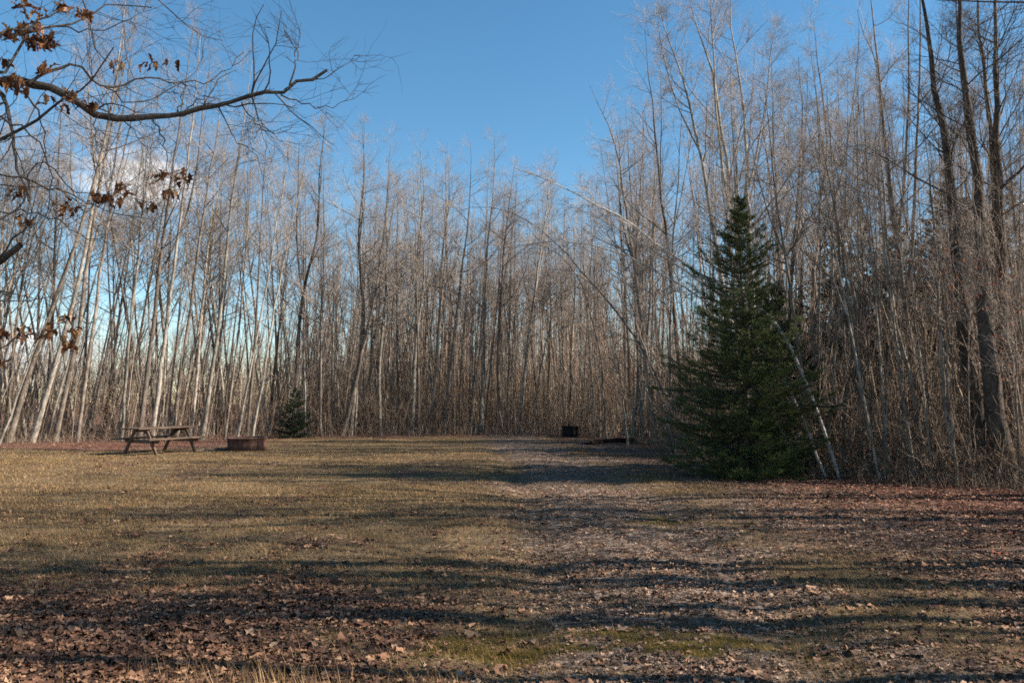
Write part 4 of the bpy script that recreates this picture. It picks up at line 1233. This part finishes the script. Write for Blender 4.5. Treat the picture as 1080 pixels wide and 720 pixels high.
def build_logs():
    r = np.random.default_rng(17)
    A = P(616, 469, 29); B = P(668, 464, 30.5)
    A[2] = gh(A[0], A[1]) + .05; B[2] = gh(B[0], B[1]) + .12
    base = (A + B) / 2; base[2] = 0
    K = 12
    pth = np.linspace(A, B, K) - base; pth[:, 2] += .03 * np.sin(np.linspace(0, 3.1, K)); pth[1:-1] += r.normal(0, .008, (K - 2, 3))
    rad = np.linspace(.055, .095, K) * (1 + r.normal(0, .05, K)); rad[0] = .02; rad[-1] = .07
    mb = MB(); mb.tubes(pth[None], rad[None], 12)
    root = link('fallen_log', None, None, base)
    link('stem', mb.mesh('stem', bark_mat('rotting_bark', [(.3, (.012, .008, .006)), (.5, (.04, .02, .014)), (.75, (.09, .045, .03))], 1.2)), root)
    mb = MB()
    p1, r1 = children(r, pth[None], rad[None], np.zeros(6, int), r.uniform(.3, .9, 6), r.uniform(.2, .6, 6), r.uniform(.6, 1.1, 6), 5, .08, .15, .3, .006)
    mb.tubes(p1, r1, 5); link('branch_stubs', mb.mesh('branch_stubs', M_DARK), root)
    tag(root, 'dark rotting log lying on leaves right of the blackened steel ring', 'log')
    # small branch lying between table and ring
    A = P(206, 476, 25); B = P(240, 473, 26); A[2] = gh(*A[:2]) + .02; B[2] = gh(*B[:2]) + .05
    base = A.copy(); pth = np.linspace(A, B, 8) - base; pth[1:-1] += r.normal(0, .02, (6, 3)); pth[:, 2] = np.abs(pth[:, 2])
    mb = MB(); mb.tubes(pth[None], np.linspace(.035, .02, 8)[None], 7)
    p1, r1 = children(r, pth[None], np.linspace(.035, .02, 8)[None], np.zeros(5, int), r.uniform(.2, .95, 5), r.uniform(.15, .4, 5), r.uniform(.5, 1, 5), 4, .04, .15, .5, .004)
    mb.tubes(p1, r1, 4)
    tag(link('fallen_branch', mb.mesh('fallen_branch', M_DARK), None, base), 'dead branch lying on the ground between picnic table and rusty ring', 'branch')
    # snapped stem leaning out of the small spruce
    A = np.array([gx(322, 35), 35, gh(gx(322, 35), 35)]); B = P(337, 443, 34.8)
    base = A.copy(); pth = np.linspace(A, B, 7) - base; pth[1:-1] += r.normal(0, .015, (5, 3)); pth[0, 2] -= .05
    mb = MB(); mb.tubes(pth[None], np.linspace(.05, .03, 7)[None], 7)
    tag(link('broken_stem', mb.mesh('broken_stem', M_DARK), None, base), 'dark snapped stem jutting up right beside the small young spruce', 'branch')
    # dead poles caught leaning among the stems
    for i, (x0_, y0_, x1_, y1_, Y0, Y1, lab) in enumerate([
            (905, 470, 985, 395, 17, 17.6, 'dead pole leaning right across the middle of the right-hand thicket'),
            (1000, 485, 925, 410, 16.4, 17.2, 'dead pole leaning left low in the right-hand thicket'),
            (862, 440, 925, 300, 18.5, 19, 'long thin dead pole leaning right behind the white birch stems'),
            (640, 452, 690, 400, 34, 34.5, 'dead pole leaning right behind the fallen log'),
            (430, 452, 476, 405, 39, 39.4, 'dead pole leaning right in the brush at the far edge')]):
        A = P(x0_, y0_, Y0); A[2] = gh(A[0], A[1]) - .03; B = P(x1_, y1_, Y1); base = A.copy()
        pth = np.linspace(A, B, 10) - base; pth[1:-1] += r.normal(0, .025, (8, 3)); rd = np.linspace(.04, .014, 10)[None]
        root = link('dead_pole', None, None, base)
        mb = MB(); mb.tubes(pth[None], rd, 7); link('stem', mb.mesh('stem', M_GREY), root)
        mb = MB(); p1, r1 = children(r, pth[None], rd, np.zeros(8, int), r.uniform(.35, .98, 8), r.uniform(.2, .7, 8), r.uniform(.5, 1.1, 8), 5, .0, .15, .4, .003)
        mb.tubes(p1, r1, 4); link('branch_stubs', mb.mesh('branch_stubs', M_GREY), root)
        tag(root, lab, 'dead pole', 'dead poles leaning in the woods')
    # pale grass plumes at the right edge
    for i, (px, hp, dx) in enumerate([(1046, 478, 10), (1054, 470, 14), (1038, 482, -9), (1062, 484, 8), (1006, 486, -8)]):
        Y = 13.6 + .15 * i; x = gx(px, Y); base = np.array([x, Y, gh(x, Y) - .02])
        top = P(px + dx * .4, hp, Y) - base; end = P(px + dx * 1.3, hp + 10, Y) - base
        pth = resample([np.zeros(3), top * np.array([.3, 1, .6]), top, end], 12)
        rd = np.linspace(.004, .0015, 12)[None]
        root = link('dry_weed', None, None, base)
        mb = MB(); mb.tubes(pth[None], rd, 4); link('stalk', mb.mesh('stalk', M_STRAW), root)
        mb = MB(); n = 70
        p1, r1 = children(r, pth[None], rd, np.zeros(n, int), r.uniform(.62, 1, n), r.uniform(.04, .11, n), r.uniform(.4, 1, n), 4, -.25, .12, .6, .0016)
        mb.tubes(p1, r1, 3); link('plume', mb.mesh('plume', M_STRAW), root)
        tag(root, ['pale drooping grass plume by the foot of the four dark trunks, second from left', 'tallest pale drooping grass plume by the foot of the four dark trunks',
                   'pale plume bending left just left of the taller plumes', 'shortest pale plume at the right end of the plumes', 'lone pale plume bending left of the leftmost thick dark trunk'][i], 'dry weed', 'dry grass plumes at the right edge')


build_logs()

# ------------------------------------------------------------------ light
EL = math.radians(33)
AZ_SUN = math.radians(-4)        # sun to the right (+X), a little behind the camera line
sd = np.array([math.cos(EL) * math.cos(AZ_SUN), math.cos(EL) * math.sin(AZ_SUN), math.sin(EL)])
sun_d = bpy.data.lights.new('sun', 'SUN'); sun_d.energy = 5.0; sun_d.angle = math.radians(.53); sun_d.color = (1, .91, .79)
sun = bpy.data.objects.new('sun', sun_d); COL.objects.link(sun); sun.location = (30, 0, 30)
from mathutils import Vector
sun.rotation_euler = Vector(-sd).to_track_quat('-Z', 'Y').to_euler()

wd = bpy.data.worlds.new('World'); scene.world = wd; wd.use_nodes = True
nt = wd.node_tree; bg = nt.nodes['Background']
sky = N(nt, 'ShaderNodeTexSky'); sky.sky_type = 'NISHITA'; sky.sun_disc = False
sky.sun_elevation = EL; sky.sun_rotation = math.pi / 2 - AZ_SUN
sky.air_density = 1.0; sky.dust_density = .1; sky.ozone_density = 1.6; sky.altitude = 200
tc = N(nt, 'ShaderNodeTexCoord')
def cloud(dirv, size, sx, thr, seed):
    d = norm(np.array(dirv))
    sub = N(nt, 'ShaderNodeVectorMath', operation='SUBTRACT'); nt.links.new(tc.outputs['Generated'], sub.inputs[0]); sub.inputs[1].default_value = tuple(d)
    mp = N(nt, 'ShaderNodeMapping'); mp.inputs['Scale'].default_value = (1 / (size * sx), 1 / (size * sx), 1 / size); nt.links.new(sub.outputs[0], mp.inputs['Vector'])
    ln = N(nt, 'ShaderNodeVectorMath', operation='LENGTH'); nt.links.new(mp.outputs[0], ln.inputs[0])
    fall = math_n(nt, 'SUBTRACT', 1.0, ln.outputs['Value'])
    n = noise(nt, mp.outputs[0], 2.2, 6, .6)
    v = math_n(nt, 'ADD', fall, math_n(nt, 'MULTIPLY', math_n(nt, 'SUBTRACT', n, .5), 1.6))
    return math_n(nt, 'MULTIPLY', v, thr, True)
c1 = cloud(ray(150, 190), .034, 2.4, 1.9, 1)
c2 = cloud(ray(10, 370), .05, 3.0, 1.0, 2)
cm = math_n(nt, 'MAXIMUM', c1, c2)
hs = N(nt, 'ShaderNodeHueSaturation'); hs.inputs['Hue'].default_value = .491; hs.inputs['Saturation'].default_value = 1.24
nt.links.new(sky.outputs[0], hs.inputs['Color'])
col = mixc(nt, math_n(nt, 'MULTIPLY', cm, .85), hs.outputs[0], (7.4, 7.6, 7.9))
nt.links.new(col, bg.inputs['Color'])
bg.inputs['Strength'].default_value = .069

vs = scene.view_settings
vs.view_transform = 'Standard'; vs.look = 'None'; vs.gamma = 1; vs.use_curve_mapping = False
vs.exposure = 1.4
scene.cycles.use_denoising = False
scene.cycles.filter_width = 1.7
scene.cycles.max_bounces = 4; scene.cycles.diffuse_bounces = 3; scene.cycles.transmission_bounces = 3; scene.cycles.transparent_max_bounces = 4
